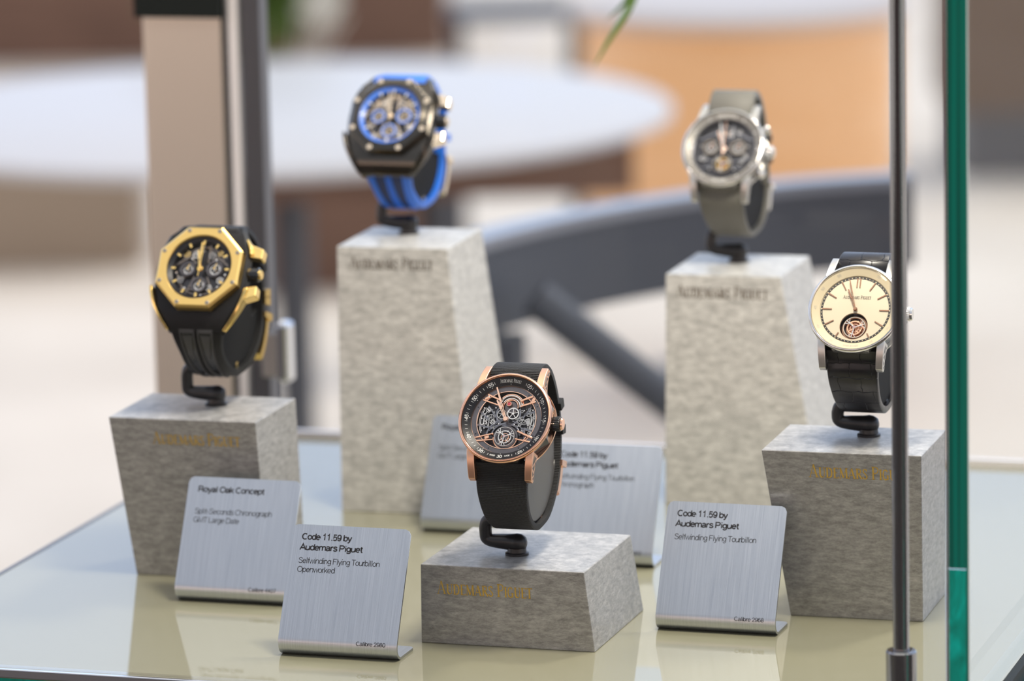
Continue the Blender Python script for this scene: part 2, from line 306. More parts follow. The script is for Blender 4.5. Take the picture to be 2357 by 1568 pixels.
# ------------------------------------------------------------------ lettering: stroke skeletons turned into outlines
def A(cx, cy, rx, ry, a0=0, a1=360, n=None):
    n = n or max(6, int(abs(a1-a0)/18))
    return [(cx+rx*cos(R(a0+(a1-a0)*i/n)), cy+ry*sin(R(a0+(a1-a0)*i/n))) for i in range(n+1)]
_S = [(.80, .74), (.74, .87), (.6, .95), (.42, .95), (.25, .89), (.17, .76), (.22, .63), (.4, .55), (.6, .49), (.78, .4), (.83, .26), (.76, .12), (.6, .04), (.42, .03), (.24, .09), (.12, .24)]
_P = [(.12, 0), (.12, .95), (.5, .95), (.7, .89), (.79, .72), (.7, .53), (.5, .46), (.12, .46)]
SANS = {
 'C': (1.0, [A(.52, .49, .42, .46, 48, 312)]), 'o': (.77, [A(.385, .36, .30, .32)]), 'd': (.77, [A(.37, .36, .28, .32), [(.67, 1), (.67, 0)]]),
 'b': (.77, [A(.40, .36, .28, .32), [(.10, 1), (.10, 0)]]), 'p': (.77, [A(.40, .36, .28, .32), [(.10, .71), (.10, -.28)]]),
 'g': (.77, [A(.36, .37, .27, .31), [(.66, .71), (.66, .0)]+A(.37, -.02, .29, .22, 0, -155)]), 'e': (.77, [[(.09, .38), (.67, .38)]+A(.38, .36, .29, .32, 6, 318)]),
 'a': (.77, [A(.36, .50, .24, .19, 165, 0)+[(.60, .12), (.70, .03)], [(.60, .42), (.35, .37), (.15, .29), (.10, .17), (.17, .06), (.31, .03), (.48, .08), (.6, .23)]]),
 '1': (.77, [[(.14, .76), (.33, .83), (.42, .98), (.42, 0)]]), '5': (.77, [[(.64, .94), (.2, .94), (.14, .46)]+A(.37, .32, .29, .29, 130, -145)]),
 '9': (.77, [A(.38, .65, .27, .30), [(.65, .66)]+A(.37, .42, .28, .39, 10, -145)]), '6': (.77, [A(.39, .32, .27, .30), [(.12, .30)]+A(.40, .54, .28, .40, 190, 40)]),
 '2': (.77, [A(.38, .68, .26, .27, 170, -25)+[(.1, .05), (.68, .05)]]), '3': (.77, [A(.37, .72, .23, .23, 160, -85)+A(.36, .27, .28, .26, 85, -160)]),
 '8': (.77, [A(.385, .72, .22, .23), A(.385, .27, .27, .25)]), '0': (.77, [A(.385, .48, .28, .47)]), '4': (.77, [[(.50, 0), (.50, .95), (.07, .3), (.70, .3)]]),
 '7': (.77, [[(.1, .94), (.66, .94), (.3, 0)]]), 'y': (.70, [[(.05, .71), (.35, .03)], [(.65, .71), (.33, -.12), (.22, -.24), (.06, -.23)]]),
 'A': (.93, [[(.04, 0), (.46, .97), (.89, 0)], [(.2, .33), (.72, .33)]]), 'u': (.77, [[(.1, .71), (.1, .22), (.18, .07), (.33, .03), (.5, .08), (.64, .26)], [(.66, .71), (.66, 0)]]),
 'm': (1.13, [[(.09, .71), (.09, 0)], [(.09, .5), (.2, .64), (.35, .69), (.5, .62), (.55, .48), (.55, 0)], [(.55, .5), (.66, .64), (.81, .69), (.96, .62), (1.02, .48), (1.02, 0)]]),
 'n': (.77, [[(.1, .71), (.1, 0)], [(.1, .48), (.22, .63), (.38, .69), (.56, .63), (.64, .47), (.64, 0)]]), 'h': (.77, [[(.1, 1), (.1, 0)], [(.1, .48), (.22, .63), (.38, .69), (.56, .63), (.64, .47), (.64, 0)]]),
 'r': (.46, [[(.1, .71), (.1, 0)], [(.1, .45), (.2, .62), (.32, .68), (.43, .67)]]), 'S': (.93, [_S]), 's': (.68, [[(x*.74, y*.73) for x, y in _S]]), 'P': (.91, [_P]),
 'i': (.31, [[(.155, .71), (.155, 0)], [(.155, 1.0), (.155, .87)]]), 'l': (.31, [[(.155, 1), (.155, 0)]]), 'f': (.40, [[(.2, 0), (.2, .8), (.26, .93), (.4, .95)], [(.03, .68), (.38, .68)]]),
 't': (.40, [[(.2, .9), (.2, .15), (.27, .04), (.4, .03)], [(.03, .68), (.38, .68)]]), 'w': (1.0, [[(.04, .71), (.27, .03), (.5, .68), (.73, .03), (.96, .71)]]),
 'F': (.84, [[(.12, 0), (.12, .95), (.76, .95)], [(.12, .5), (.68, .5)]]), 'T': (.82, [[(.42, 0), (.42, .95)], [(.03, .95), (.81, .95)]]), 'O': (1.08, [A(.54, .49, .45, .46)]),
 'k': (.68, [[(.1, 1), (.1, 0)], [(.6, .71), (.1, .24)], [(.27, .4), (.64, 0)]]), 'R': (.98, [_P, [(.5, .46), (.7, .4), (.78, .25), (.82, 0)]]),
 'G': (1.08, [A(.53, .49, .43, .46, 45, 335), [(.56, .45), (.95, .45), (.95, .02)]]), 'M': (1.16, [[(.1, 0), (.1, .97), (.58, .05), (1.06, .97), (1.06, 0)]]),
 'L': (.76, [[(.12, .97), (.12, .05), (.72, .05)]]), 'D': (1.0, [[(.12, .04), (.12, .94), (.45, .94), (.72, .87), (.88, .7), (.92, .49), (.88, .28), (.72, .1), (.45, .04), (.12, .04)]]),
 'c': (.70, [A(.37, .36, .29, .32, 45, 315)]), '.': (.36, [[(.19, .13), (.19, 0)]]), '-': (.46, [[(.05, .37), (.4, .37)]]), ' ': (.36, []),
 'W': (1.2, [[(.04, .97), (.32, .03), (.6, .95), (.88, .03), (1.16, .97)]]), 'I': (.31, [[(.155, .97), (.155, 0)]]), 'E': (.84, [[(.74, .95), (.12, .95), (.12, .05), (.76, .05)], [(.12, .5), (.68, .5)]]),
}
K, k_ = .15, .055     # thick and thin strokes of the serif capitals
SERIF = {
 'A': (.72, [(k_, [(.05, 0), (.33, 1)]), (K, [(.33, 1), (.60, 0)]), (k_, [(.15, .33), (.5, .33)]), (k_, [(-.04, .02), (.15, .02)]), (k_, [(.46, .02), (.74, .02)])]),
 'U': (.70, [(K, [(.15, 1), (.15, .25), (.23, .08), (.35, .03)]), (k_, [(.35, .03), (.5, .08), (.56, .25), (.56, 1)]), (k_, [(.02, .98), (.28, .98)]), (k_, [(.46, .98), (.67, .98)])]),
 'D': (.72, [(K, [(.15, 0), (.15, 1)]), (k_, [(.04, .98), (.36, .98)]), (K*.9, [(.34, .97), (.53, .85), (.6, .5), (.53, .15), (.34, .03)]), (k_, [(.36, .02), (.04, .02)])]),
 'E': (.58, [(K, [(.15, 0), (.15, 1)]), (k_, [(.04, .98), (.48, .98), (.49, .84)]), (k_, [(.15, .52), (.4, .52)]), (k_, [(.04, .02), (.5, .02), (.52, .17)])]),
 'M': (.90, [(k_, [(.12, 0), (.14, 1)]), (K, [(.14, 1), (.43, .05)]), (k_, [(.43, .05), (.7, 1)]), (K, [(.71, 1), (.75, 0)]), (k_, [(.03, .02), (.22, .02)]), (k_, [(.62, .02), (.87, .02)]), (k_, [(.04, .98), (.18, .98)]), (k_, [(.68, .98), (.84, .98)])]),
 'R': (.64, [(K, [(.15, 0), (.15, 1)]), (k_*1.6, [(.04, .97), (.35, .97), (.48, .88), (.5, .73), (.44, .58), (.3, .51), (.15, .5)]), (K, [(.3, .5), (.6, 0)]), (k_, [(.04, .02), (.27, .02)])]),
 'S': (.54, [(.10, [(.44, .78), (.4, .93), (.27, .98), (.13, .9), (.1, .75), (.2, .6), (.38, .42), (.47, .25), (.42, .08), (.27, .02), (.12, .08), (.07, .24)])]),
 'P': (.60, [(K, [(.15, 0), (.15, 1)]), (k_*1.6, [(.04, .97), (.35, .97), (.5, .88), (.53, .71), (.46, .54), (.3, .47), (.15, .46)]), (k_, [(.03, .02), (.28, .02)])]),
 'I': (.31, [(K, [(.15, 0), (.15, 1)]), (k_, [(.03, .98), (.28, .98)]), (k_, [(.03, .02), (.28, .02)])]),
 'G': (.68, [(.11, [(.5, .8), (.42, .95), (.3, .98), (.15, .88), (.08, .5), (.15, .12), (.3, .02), (.45, .07), (.52, .15)]), (K, [(.53, .03), (.53, .42)]), (k_, [(.40, .43), (.63, .43)])]),
 'T': (.60, [(K, [(.29, 0), (.29, 1)]), (k_, [(.03, .84), (.04, .98), (.54, .98), (.55, .84)]), (k_, [(.18, .02), (.40, .02)])]),
}
def ribbon(mb, pts, w, mp, h0, h1):
    """a stroke of width w; mp(x, y, h) places it; h0..h1 is its thickness"""
    n = len(pts); L = []; Q = []; closed = n > 3 and abs(pts[0][0]-pts[-1][0])+abs(pts[0][1]-pts[-1][1]) < 1e-6
    for i in range(n):
        a = Vector(pts[i-1] if i else (pts[-2] if closed else pts[0])); b = Vector(pts[i]); c = Vector(pts[i+1] if i < n-1 else (pts[1] if closed else pts[-1]))
        d1 = (b-a).normalized() if (b-a).length > 1e-9 else (c-b).normalized(); d2 = (c-b).normalized() if (c-b).length > 1e-9 else d1
        t = (d1+d2); t = t.normalized() if t.length > 1e-6 else d1
        nn = Vector((-t.y, t.x)); cs = max(.45, abs(nn.dot(Vector((-d1.y, d1.x)))))
        L.append(b+nn*(w/2/cs)); Q.append(b-nn*(w/2/cs))
    vs_ = [mp(p.x, p.y, h1) for p in L]+[mp(p.x, p.y, h1) for p in Q]; f = [(i, n+i, n+i+1, i+1) for i in range(n-1)]
    if h1 > h0 and h0 is not None:
        vs_ += [mp(p.x, p.y, h0) for p in L]+[mp(p.x, p.y, h0) for p in Q]
        for i in range(n-1): f += [(i, i+1, 2*n+i+1, 2*n+i), (n+i+1, n+i, 3*n+i, 3*n+i+1)]
        f += [(0, 2*n, 3*n, n), (n-1, 2*n-1, 4*n-1, 3*n-1)]
    mb.add(vs_, f)
def sans(mb, txt, x, y, cap, width, weight, mp, h0=None, h1=.03, align=0):
    tot = sum(SANS[c][0] for c in txt); fx = (width/tot) if width else cap
    x -= align*tot*fx
    for c in txt:
        adv, st = SANS[c]
        for s_ in st: ribbon(mb, [(x+((px-adv/2)*1.09+adv/2)*fx, y+py*cap) for px, py in s_], weight*cap, mp, h0 if h0 is not None else h1, h1)
        x += adv*fx
def serif(mb, txt, x, y, cap, width, mp, h0=0., h1=.2, big=1.26, bold=1.):
    sc = lambda i: big if (i == 0 or txt[i-1] == ' ') else 1.
    tot = sum((.34 if c == ' ' else SERIF[c][0]*sc(i)) for i, c in enumerate(txt)); fx = width/tot
    for i, c in enumerate(txt):
        if c == ' ': x += .34*fx; continue
        adv, st = SERIF[c]; g = sc(i)
        for w, s_ in st: ribbon(mb, [(x+px*fx*g, y+py*cap*g) for px, py in s_], w*fx*bold, mp, h0, h1)
        x += adv*fx*g

# ================================================================== SETTING
ZS = .95            # top of the glass shelf
g = MB(); g.box(-30, 30, -30, 40, -.05, 0); fl = g.build('floor', 'paving', smooth=0); tag(fl, kind='structure')

M['dark_sheet'] = mat('added_dark_sheet', (.055, .045, .04), .9)
g = MB(); g.box(-6, 6, -6, .9, .0005, .006); tag(g.build('floor', 'dark_sheet', smooth=0), kind='structure')  # unseen dark sheet on the floor, added to darken reflections and bounce light
M['dark_panel'] = mat('added_dark_panel', (.10, .065, .05), .7)
g = MB(); g.box(-3.5, 5.5, -6.2, -6.0, 0, 1.15); tag(g.build('unseen_dark_panel', 'dark_panel', smooth=0), kind='structure')  # unseen panel behind the camera, added to darken reflections in rod and glass

# ------------------------------------------------------------------ display case
case = empty('display_case', (0, .23, 0), 'glass showcase with green edged panes holding watches on stone blocks', 'display case')
case_off = Vector((0, .23, 0))
def cpart(mb, name, m, parent=None, **k):
    o = mb.build(name, m, parent or case, **k)
    if parent is None: o.location = -case_off
    return o
HX, DY = .2363, .468
sh = MB(); sh.box(-HX, HX, 0, DY, ZS-.004, ZS); shelf = cpart(sh, 'shelf', 'shelf', smooth=0)
t = MB(); t.box(-HX, HX, .001, DY, ZS-.016, ZS-.0042); cpart(t, 'shelf_glass', 'green_edge_glow', smooth=0)
t = MB(); t.box(-HX-.001, HX+.0005, -.0022, -.0001, ZS-.0032, ZS+.0004); o = cpart(t, 'front_trim', 'alu', smooth=0, bevel=.0004); tag(o, 'thin polished metal strip')
t = MB(); t.box(-HX-.0022, -HX-.0001, 0, DY, ZS-.006, ZS+.0002); cpart(t, 'side_trim', 'dark_chrome', smooth=0)
t = MB(); t.box(HX+.0004, HX+.0038, .003, DY, ZS-.009, ZS+.0002); o = cpart(t, 'side_trim', 'black_trim', smooth=0); tag(o, 'glossy black edge strip')
t = MB(); t.box(HX+.0039, HX+.0078, .003, DY, ZS-.014, ZS-.006); cpart(t, 'glass_lip', 'green_edge', smooth=0)
t = MB(); t.box(-HX, HX+.003, DY+.0001, DY+.004, ZS-.006, ZS+.003); o = cpart(t, 'rear_reflection_bar', 'edge_glint', smooth=0); tag(o, 'pale bar standing in for the rear pane edge reflection')  # pale bar draws the reflection of the rear pane's bottom edge
t = MB(); t.box(-HX-.02, HX-.01, .01, DY+.02, .02, ZS-.0162); cpart(t, 'cabinet', 'cabinet', smooth=0)
t = MB(); t.box(-HX-.01, HX-.02, .03, DY, 0, .02); cpart(t, 'plinth', 'dark_chrome', smooth=0)
# panes of glass rising from the shelf
ZT = 1.62
t = MB(); t.box(-HX, .2278, .0002, .0042, ZS+.0006, ZT); cpart(t, 'front_pane', 'pane', smooth=0)
t = MB(); t.box(-HX, HX-.01, DY-.008, DY-.002, ZS+.0006, ZT); cpart(t, 'rear_pane', 'pane', smooth=0)
t = MB(); t.box(.2288, .2356, .0021, DY-.012, ZS+.0006, ZT); sp = cpart(t, 'side_pane', 'side_glass', smooth=0)
t = MB(); t.box(.2288, .2356, .0002, .0020, ZS+.0625, ZT); o = t.build('pane_edge', 'green_edge', sp, smooth=0); tag(o, 'deep green polished edge of the pane')
t = MB(); t.box(.2288, .2356, .0002, .0020, ZS-.03, ZS+.062); o = t.build('pane_edge', 'green_edge_glow', sp, smooth=0); tag(o, 'green lower edge of the pane, bright streaky look-through glow painted in')
t = MB(); t.box(.2357, .2366, .0000, .0022, ZS-.03, ZT); t.build('edge_bevel', 'black_trim', sp, smooth=0).data.materials[0] = M['green_edge']
t = MB(); t.box(.2278, .2287, -.0002, .0010, ZS-.02, ZT); o = cpart(t, 'pane_joint', 'alu', smooth=0); tag(o, 'thin white line where two panes meet')
# rear left corner post
px0 = -.2844
t = MB(); t.box(px0, px0+.0425, .468, .478, .02, ZT); post = cpart(t, 'corner_post', 'post', smooth=0, bevel=.0006)
t = MB(); t.box(px0+.0426, px0+.0463, .474, .480, .02, ZT); t.build('groove', 'dark_chrome', post, smooth=0)
t = MB(); t.box(px0+.0464, px0+.0510, .468, .474, .02, ZT); o = t.build('glass_edge', 'edge_glint', post, smooth=0, bevel=.0006)  # pale colour paints in the light caught by the glass edge
t = MB(); t.box(px0+.0522, px0+.0628, .470, .482, .02, ZT); t.build('side_profile', 'dark_chrome', post, smooth=0, bevel=.0006)
t = MB(); t.box(px0-.002, px0+.0445, .462, .4679, 1.1655, ZT); o = t.build('collar', 'black_trim', post, smooth=0)
# small lock on the rear pane
t = MB(); t.box(-.2105, -.2035, .448, .4585, ZS+.0317, ZS+.0628); hg = cpart(t, 'lock', 'chrome', smooth=0, bevel=.002)
t = MB(); t.box(-.2196, -.2107, .452, .4585, ZS+.0336, ZS+.0569); o = t.build('lock_plate', 'silver_satin', hg, smooth=0, bevel=.0008)
# chrome rod in its socket
RX, RY = .2056, .0200
t = MB(); t.tube([(RX, RY, ZS+.0220), (RX, RY, ZT)], .00325, 32); rod = cpart(t, 'chrome_rod', 'rod_chrome')
t = MB(); t.lathe([(0, ZS), (.0074, ZS), (.0074, ZS+.001), (.0061, ZS+.0022), (.0061, ZS+.0024), (.0061, ZS+.0228), (.0061, ZS+.0230), (.0055, ZS+.0238), (.0034, ZS+.0240), (0, ZS+.024)], 40, RX, RY)
t.build('rod_socket', 'rod_chrome', rod)

# ------------------------------------------------------------------ stone display blocks
LOGO = 'AUDEMARS PIGUET'
def block(T, yaw, w, d, h, B, wb, db, st, letter, lx, lb, lw, cap, label):
    ya = R(yaw); u = Vector((cos(ya), sin(ya), 0)); n = Vector((-sin(ya), cos(ya), 0))
    t0 = Vector((T[0], T[1], ZS+h)); b0 = Vector((B[0], B[1], ZS))
    c = b0+u*wb/2+n*db/2
    top = [t0, t0+u*w, t0+u*w+n*d, t0+n*d]; bot = [b0, b0+u*wb, b0+u*wb+n*db, b0+n*db]
    root = empty('display_block', c, label, 'display block')
    mb = MB(); mb.add([p-c for p in bot+top], [(3, 2, 1, 0), (4, 5, 6, 7), (0, 1, 5, 4), (1, 2, 6, 5), (2, 3, 7, 6), (3, 0, 4, 7)])
    mb.build('stone_body', st, root, smooth=0, bevel=.0004)
    fd = (bot[0]-top[0]); fd = fd - u*fd.dot(u); fd.normalize(); no = u.cross(-fd).normalized()
    if no.y > 0: no = -no
    L = MB(); o_ = top[0]-c
    serif(L, LOGO, lx, 0, cap, lw, lambda x, y, hh: o_+u*(x/1000)+fd*((lb-y)/1000)+no*(hh/1000), -.15, .12)
    L.build('lettering', letter, root, smooth=0)
    return root
block((-.0111, .0758), -.33, .0711, .0706, .0345, (-.0125, .0785), .0760, .0739, 'stone', 'gold_letter', 6.9, 12.6, 41.6, 4.5, 'lowest grey stone block, front centre, under the rose gold watch')
block((-.1824, .1568), 1.0, .0689, .0551, .0741, (-.1763, .1681), .0628, .0500, 'stone', 'gold_letter', 20.2, 11.8, 40.8, 4.5, 'grey stone block narrowing downward, at left under the yellow gold watch')
block((-.1299, .3180), 1.6, .0542, .0591, .1258, (-.1279, .3089), .0664, .0780, 'stone_lit', 'bronze_letter', 6.4, 10.4, 40.8, 4.5, 'tallest stone block widening downward, under the blue strapped watch')
block((.0180, .3639), .5, .0556, .0606, .1092, (.0184, .3548), .0770, .0610, 'stone_lit', 'bronze_letter', 5.3, 10.9, 44.4, 4.6, 'tall stone block at right rear, under the grey strapped watch')
block((.1188, .1439), .9, .0685, .0546, .0744, (.1278, .1561), .0573, .0499, 'stone', 'gold_letter', 20.3, 11.4, 42.5, 4.6, 'grey stone block narrowing downward, behind the chrome rod at right')

# ------------------------------------------------------------------ steel label cards
def card(x, y, yaw, lines, label):
    W_, Lf, tilt, rad, th = 52.1, 57.4, R(26.9), 5.5, 1.1
    ya = R(yaw); y0 = -7.2
    root = empty('label_card', (x, y, ZS), label, 'label card', None); root.rotation_euler = (0, 0, ya)
    # side profile (y back, z up): straight face, bend, foot
    ct, st_ = cos(tilt), sin(tilt)
    tl = rad/math.tan((pi/2-tilt)/2)
    def prof(off):
        r = rad-off; pts = []
        # bend centre: above the foot, behind the face
        cz = rad; cy = y0+tl
        topp = Vector((y0+Lf*st_, Lf*ct)); nrm = Vector((-ct, st_))      # outward normal of the face (y,z)
        pts.append(topp-nrm*off)
        a0 = math.atan2(st_, -ct); a1 = 3*pi/2
        for i in range(13):
            a = a0+(a1-a0)*i/12; pts.append(Vector((cy+r*cos(a), cz+r*sin(a))))
        pts.append(Vector((y0+tl+17.5, off)))
        return pts
    po, pi2 = prof(0), prof(th)
    mb = MB(lambda p: p/1000)
    n = len(po); xs = [0, .9, 2.4, W_-2.4, W_-.9, W_]; zc = [2.4, .7, 0, 0, .7, 2.4]
    vs_ = []; nrm = Vector((ct, -st_))
    for xi, dz in zip(xs, zc):
        for k, (a, b) in enumerate(((po, 0), (pi2, 1))):
            for i, q in enumerate(a):
                qq = Vector(q)
                if i == 0: qq = qq-Vector((st_, ct))*dz
                if i == n-1: qq = qq-Vector((dz, 0))
                vs_.append((xi, qq.x, qq.y))
    f = []; S = 2*n
    for c in range(len(xs)-1):
        for i in range(n-1):
            f.append((c*S+i, c*S+i+1, (c+1)*S+i+1, (c+1)*S+i)); f.append((c*S+n+i+1, c*S+n+i, (c+1)*S+n+i, (c+1)*S+n+i+1))
        f.append((c*S, (c+1)*S, (c+1)*S+n, c*S+n)); f.append((c*S+n-1, c*S+2*n-1, (c+1)*S+2*n-1, (c+1)*S+n-1))
    for i in range(n-1):
        f.append((i, n+i, n+i+1, i+1)); e_ = (len(xs)-1)*S; f.append((e_+i, e_+i+1, e_+n+i+1, e_+n+i))
    mb.add(vs_, f); mb.build('plate', 'steel_card', root, smooth=40)
    topx = Vector((0, y0+Lf*st_, Lf*ct)); dn = Vector((0, -st_, -ct)); no = Vector((0, -ct, st_))
    pieces = {}
    for txt, lx, ly, wd, cap, wt in lines:
        nm = ('title_line' if wt > .15 else ('calibre_line' if ly > 40 else 'text_line'), ly)
        T = pieces.setdefault(nm, MB(lambda p: p/1000))
        sans(T, txt, lx, ly*0, cap, wd, wt, (lambda ly_: lambda a, b, h: Vector((a, 0, 0))+topx+dn*(ly_-b)+no*h)(ly), None, .05)
    for nm, T in pieces.items(): T.build(nm[0], 'ink', root, smooth=0)
    return root
SB, SL = .205, .105
card(-.0640, .0486, -.34, [('Code 11.59 by', 4.7, 6.4, 21.9, 2.6, SB), ('Audemars Piguet', 4.4, 10.9, 27.6, 2.6, SB), ('Selfwinding Flying Tourbillon', 4.4, 16.6, 35.9, 2.5, SL), ('Openworked', 4.4, 20.4, 16.6, 2.5, SL), ('Calibre 2980', 34.3, 50.4, 12.8, 1.8, SL)],
     'nearest steel card, reading Selfwinding Flying Tourbillon Openworked')
card(-.1409, .1281, -.4, [('Royal Oak Concept', 4.9, 6.8, 30.8, 2.6, SB), ('Split-Seconds Chronograph', 4.5, 16.7, 36.2, 2.5, SL), ('GMT Large Date', 4.5, 20.6, 21.4, 2.5, SL), ('Calibre 4407', 34.3, 50.4, 12.8, 1.8, SL)],
     'steel card in front of the left stone block, reading Royal Oak Concept')
card(.0783, .1228, -.8, [('Code 11.59 by', 4.7, 6.4, 21.9, 2.6, SB), ('Audemars Piguet', 4.4, 10.9, 27.6, 2.6, SB), ('Selfwinding Flying Tourbillon', 4.4, 16.6, 35.9, 2.5, SL), ('Calibre 2968', 34.3, 50.4, 12.8, 1.8, SL)],
     'steel card reading Calibre 2968, in front of the right stone block')
card(-.0044, .2285, .3, [('Code 11.59 by', 4.7, 6.4, 21.9, 2.6, SB), ('Audemars Piguet', 4.4, 10.9, 27.6, 2.6, SB), ('Selfwinding Flying Tourbillon', 4.4, 16.6, 35.9, 2.5, SL), ('Chronograph', 4.4, 20.4, 17.5, 2.5, SL), ('Calibre 2952', 34.3, 50.4, 12.8, 1.8, SL)],
     'blurred steel card right behind the rose gold watch and its buckle')
card(-.0768, .2773, -.5, [('Royal Oak Concept', 4.9, 6.8, 30.8, 2.6, SB), ('Split-Seconds Chronograph', 4.5, 16.7, 36.2, 2.5, SL), ('GMT Large Date', 4.5, 20.6, 21.4, 2.5, SL)],
     'blurred steel card half hidden, against the tallest stone block')

# ------------------------------------------------------------------ watch holders
TH = R(33.5)
# loop of the strap in the plane (y back, z up), mm, relative to the dial centre
LOOP = [(-5.5, -24.5), (-6.8, -30), (-5.6, -37), (-1.4, -45), (5, -51), (13, -54.6), (20, -55), (31, -53), (41, -46.5), (48.5, -37), (52.3, -26), (52.8, -14), (50.5, -3), (46, 6), (39.5, 13), (32, 17.3), (24.5, 19), (18.5, 17.5)]
def spline(pts, n=6):
    out = []
    for i in range(len(pts)-1):
        p0 = Vector(pts[max(i-1, 0)]); p1 = Vector(pts[i]); p2 = Vector(pts[i+1]); p3 = Vector(pts[min(i+2, len(pts)-1)])
        for k in range(n):
            t_ = k/n; out.append(.5*((2*p1)+(p2-p0)*t_+(2*p0-5*p1+4*p2-p3)*t_*t_+(3*p1-p0-3*p2+p3)*t_**3))
    out.append(Vector(pts[-1])); return out
LOOP = [(a*.98, b*.935+.3) for a, b in LOOP]
LOOP = [(-6.9, -18.2)]+LOOP+[(16.2, 14.2), (15.0, 11.0)]
WARP = [1., 0., 0., 1.]      # per watch: height, backward slant of the lower half, extra depth of the loop
LP = spline(LOOP)
cum = [0]
for a_, b_2 in zip(LP, LP[1:]): cum.append(cum[-1]+(b_2-a_).length)
TOT = cum[-1]
def loop_at(s, off=0.):
    """point at fraction s along the loop, offset outward; returns (y,z)"""
    s = min(max(s, 0), 1); L_ = s*TOT; i = 0
    while i < len(cum)-2 and cum[i+1] < L_: i += 1
    t_ = (L_-cum[i])/(cum[i+1]-cum[i]); p = LP[i].lerp(LP[i+1], t_)
    a = LP[max(i-1, 0)]; b = LP[min(i+2, len(LP)-1)]; d = (b-a).normalized()
    return p+Vector((d.y, -d.x))*(-off if False else off)
def outward_sign():
    d = (LP[3]-LP[1]).normalized(); return 1
def strip(mb, s0, s1, x0, x1, lo, hi, n=24, x0b=None, x1b=None, uvk=True, rnd=.0):
    """a band that follows the loop: s0..s1, between x0 and x1 (may change to x0b,x1b), from offset lo to hi (outward)"""
    fx0 = x0 if callable(x0) else (lambda t_: x0+((x0b if x0b is not None else x0)-x0)*t_)
    fx1 = x1 if callable(x1) else (lambda t_: x1+((x1b if x1b is not None else x1)-x1)*t_)
    vs_ = []; uv = []
    for i in range(n+1):
        t_ = i/n; s = s0+(s1-s0)*t_; a, b = fx0(t_), fx1(t_); q0 = loop_at(s, lo); q1 = loop_at(s, hi); q1b = loop_at(s, hi-rnd)
        r_ = rnd
        sec = [(a, q0), (b, q0), (b, q1b), (b-r_, q1), (a+r_, q1), (a, q1b)] if r_ else [(a, q0), (b, q0), (b, q1), (a, q1)]
        for x_, q in sec: vs_.append((x_, q.x, q.y)); uv.append((x_, s*TOT))
    k = len(vs_)//(n+1); f = []
    for i in range(n):
        for j in range(k): f.append((i*k+j, i*k+(j+1) % k, (i+1)*k+(j+1) % k, (i+1)*k+j))
    f.append(tuple(range(k))); f.append(tuple(n*k+j for j in range(k))[::-1])
    mb.add(vs_, f, uv if uvk else None)
# the outward side is away from the loop's middle
_c = Vector((22, -18)); OUT = 1 if ((loop_at(.2, 1)-_c).length > (loop_at(.2, 0)-_c).length) else -1
_la = loop_at
def loop_at(s, off=0.):
    q = _la(s, off*OUT); c_ = lambda v: min(1., max(0., v))
    sl = c_((-q.y-19)/30); sl = sl*sl*(3-2*sl)*.6+sl*.4
    return Vector((q.x+WARP[1]*sl+WARP[2]*c_((q.x-14)/30), q.y*(WARP[0] if q.y < 0 else 1+(WARP[3]-1)*c_((q.x-13)/9))))

def holder(puck, dial, label, padm='plastic'):
    """L-shaped black stand with a cushion inside the strap"""
    base = Vector((puck[0], puck[1], ZS+puck[2])); root = empty('watch_stand', base, label, 'watch stand')
    d = Vector(dial)-base
    mb = MB(); mb.lathe([(0, 0), (.0050, 0), (.0050, .0009), (.0041, .0013), (.0039, .0030), (0, .0030)], 28); mb.build('foot', 'plastic', root)
    X0 = -.0135; zt = d.z-.0510*WARP[0]+.0028; yb = d.y+.020+WARP[1]*.0004
    pth = [(.0028, 0, .0052), (-.002, 0, .0052), (-.008, 0, .0054), (-.0120, 0, .0056), (X0, 0, .0068), (X0, 0, .0090), (X0, 0, zt-.004), (X0+.0008, 0, zt-.0012), (X0+.003, 0, zt), (X0+.010, 0, zt)]
    pth = [(0.0, 0, .0051)]+[Vector(p)+Vector((0, (yb)*min(1, max(0, i-4)/4), 0)) for i, p in enumerate(pth)][1:]
    q = []
    for a, b in zip(pth, pth[1:]):
        a = Vector(a); b = Vector(b)
        for k in range(4): q.append(a.lerp(b, k/4))
    q.append(Vector(pth[-1]))
    for _ in range(2): q = [q[0]]+[(q[i-1]+q[i]*2+q[i+1])/4 for i in range(1, len(q)-1)]+[q[-1]]
    rr = [.0040-.0013*min(1, i/12) for i in range(len(q))]
    q = [q[0]+Vector((.0044, 0, 0)), q[0]+Vector((.0038, 0, 0)), q[0]+Vector((.002, 0, 0))]+q; rr = [.0010, .0026, .0037]+rr
    mb = MB(); mb.tube(q, rr, 16); mb.build('arm', 'plastic', root, smooth=60)
    # cushion: solid oval plate inside the strap
    pts = [loop_at(s/40, -3.4) for s in range(0, 23)]+[Vector((44.5, -30)), Vector((45.5, -20)), Vector((43.5, -8)), Vector((38, 3)), Vector((31, 10)), Vector((24, 10)), Vector((12, -4)), Vector((4, -16))]
    poly = [((p.x), (p.y)) for p in pts]
    mb = MB(lambda p: Vector((p.z/1000, p.x/1000, p.y/1000))+d)
    mb.prism(poly, -7.6, 7.6); mb.build('cushion', padm, root, smooth=50, bevel=.0008)
    return root

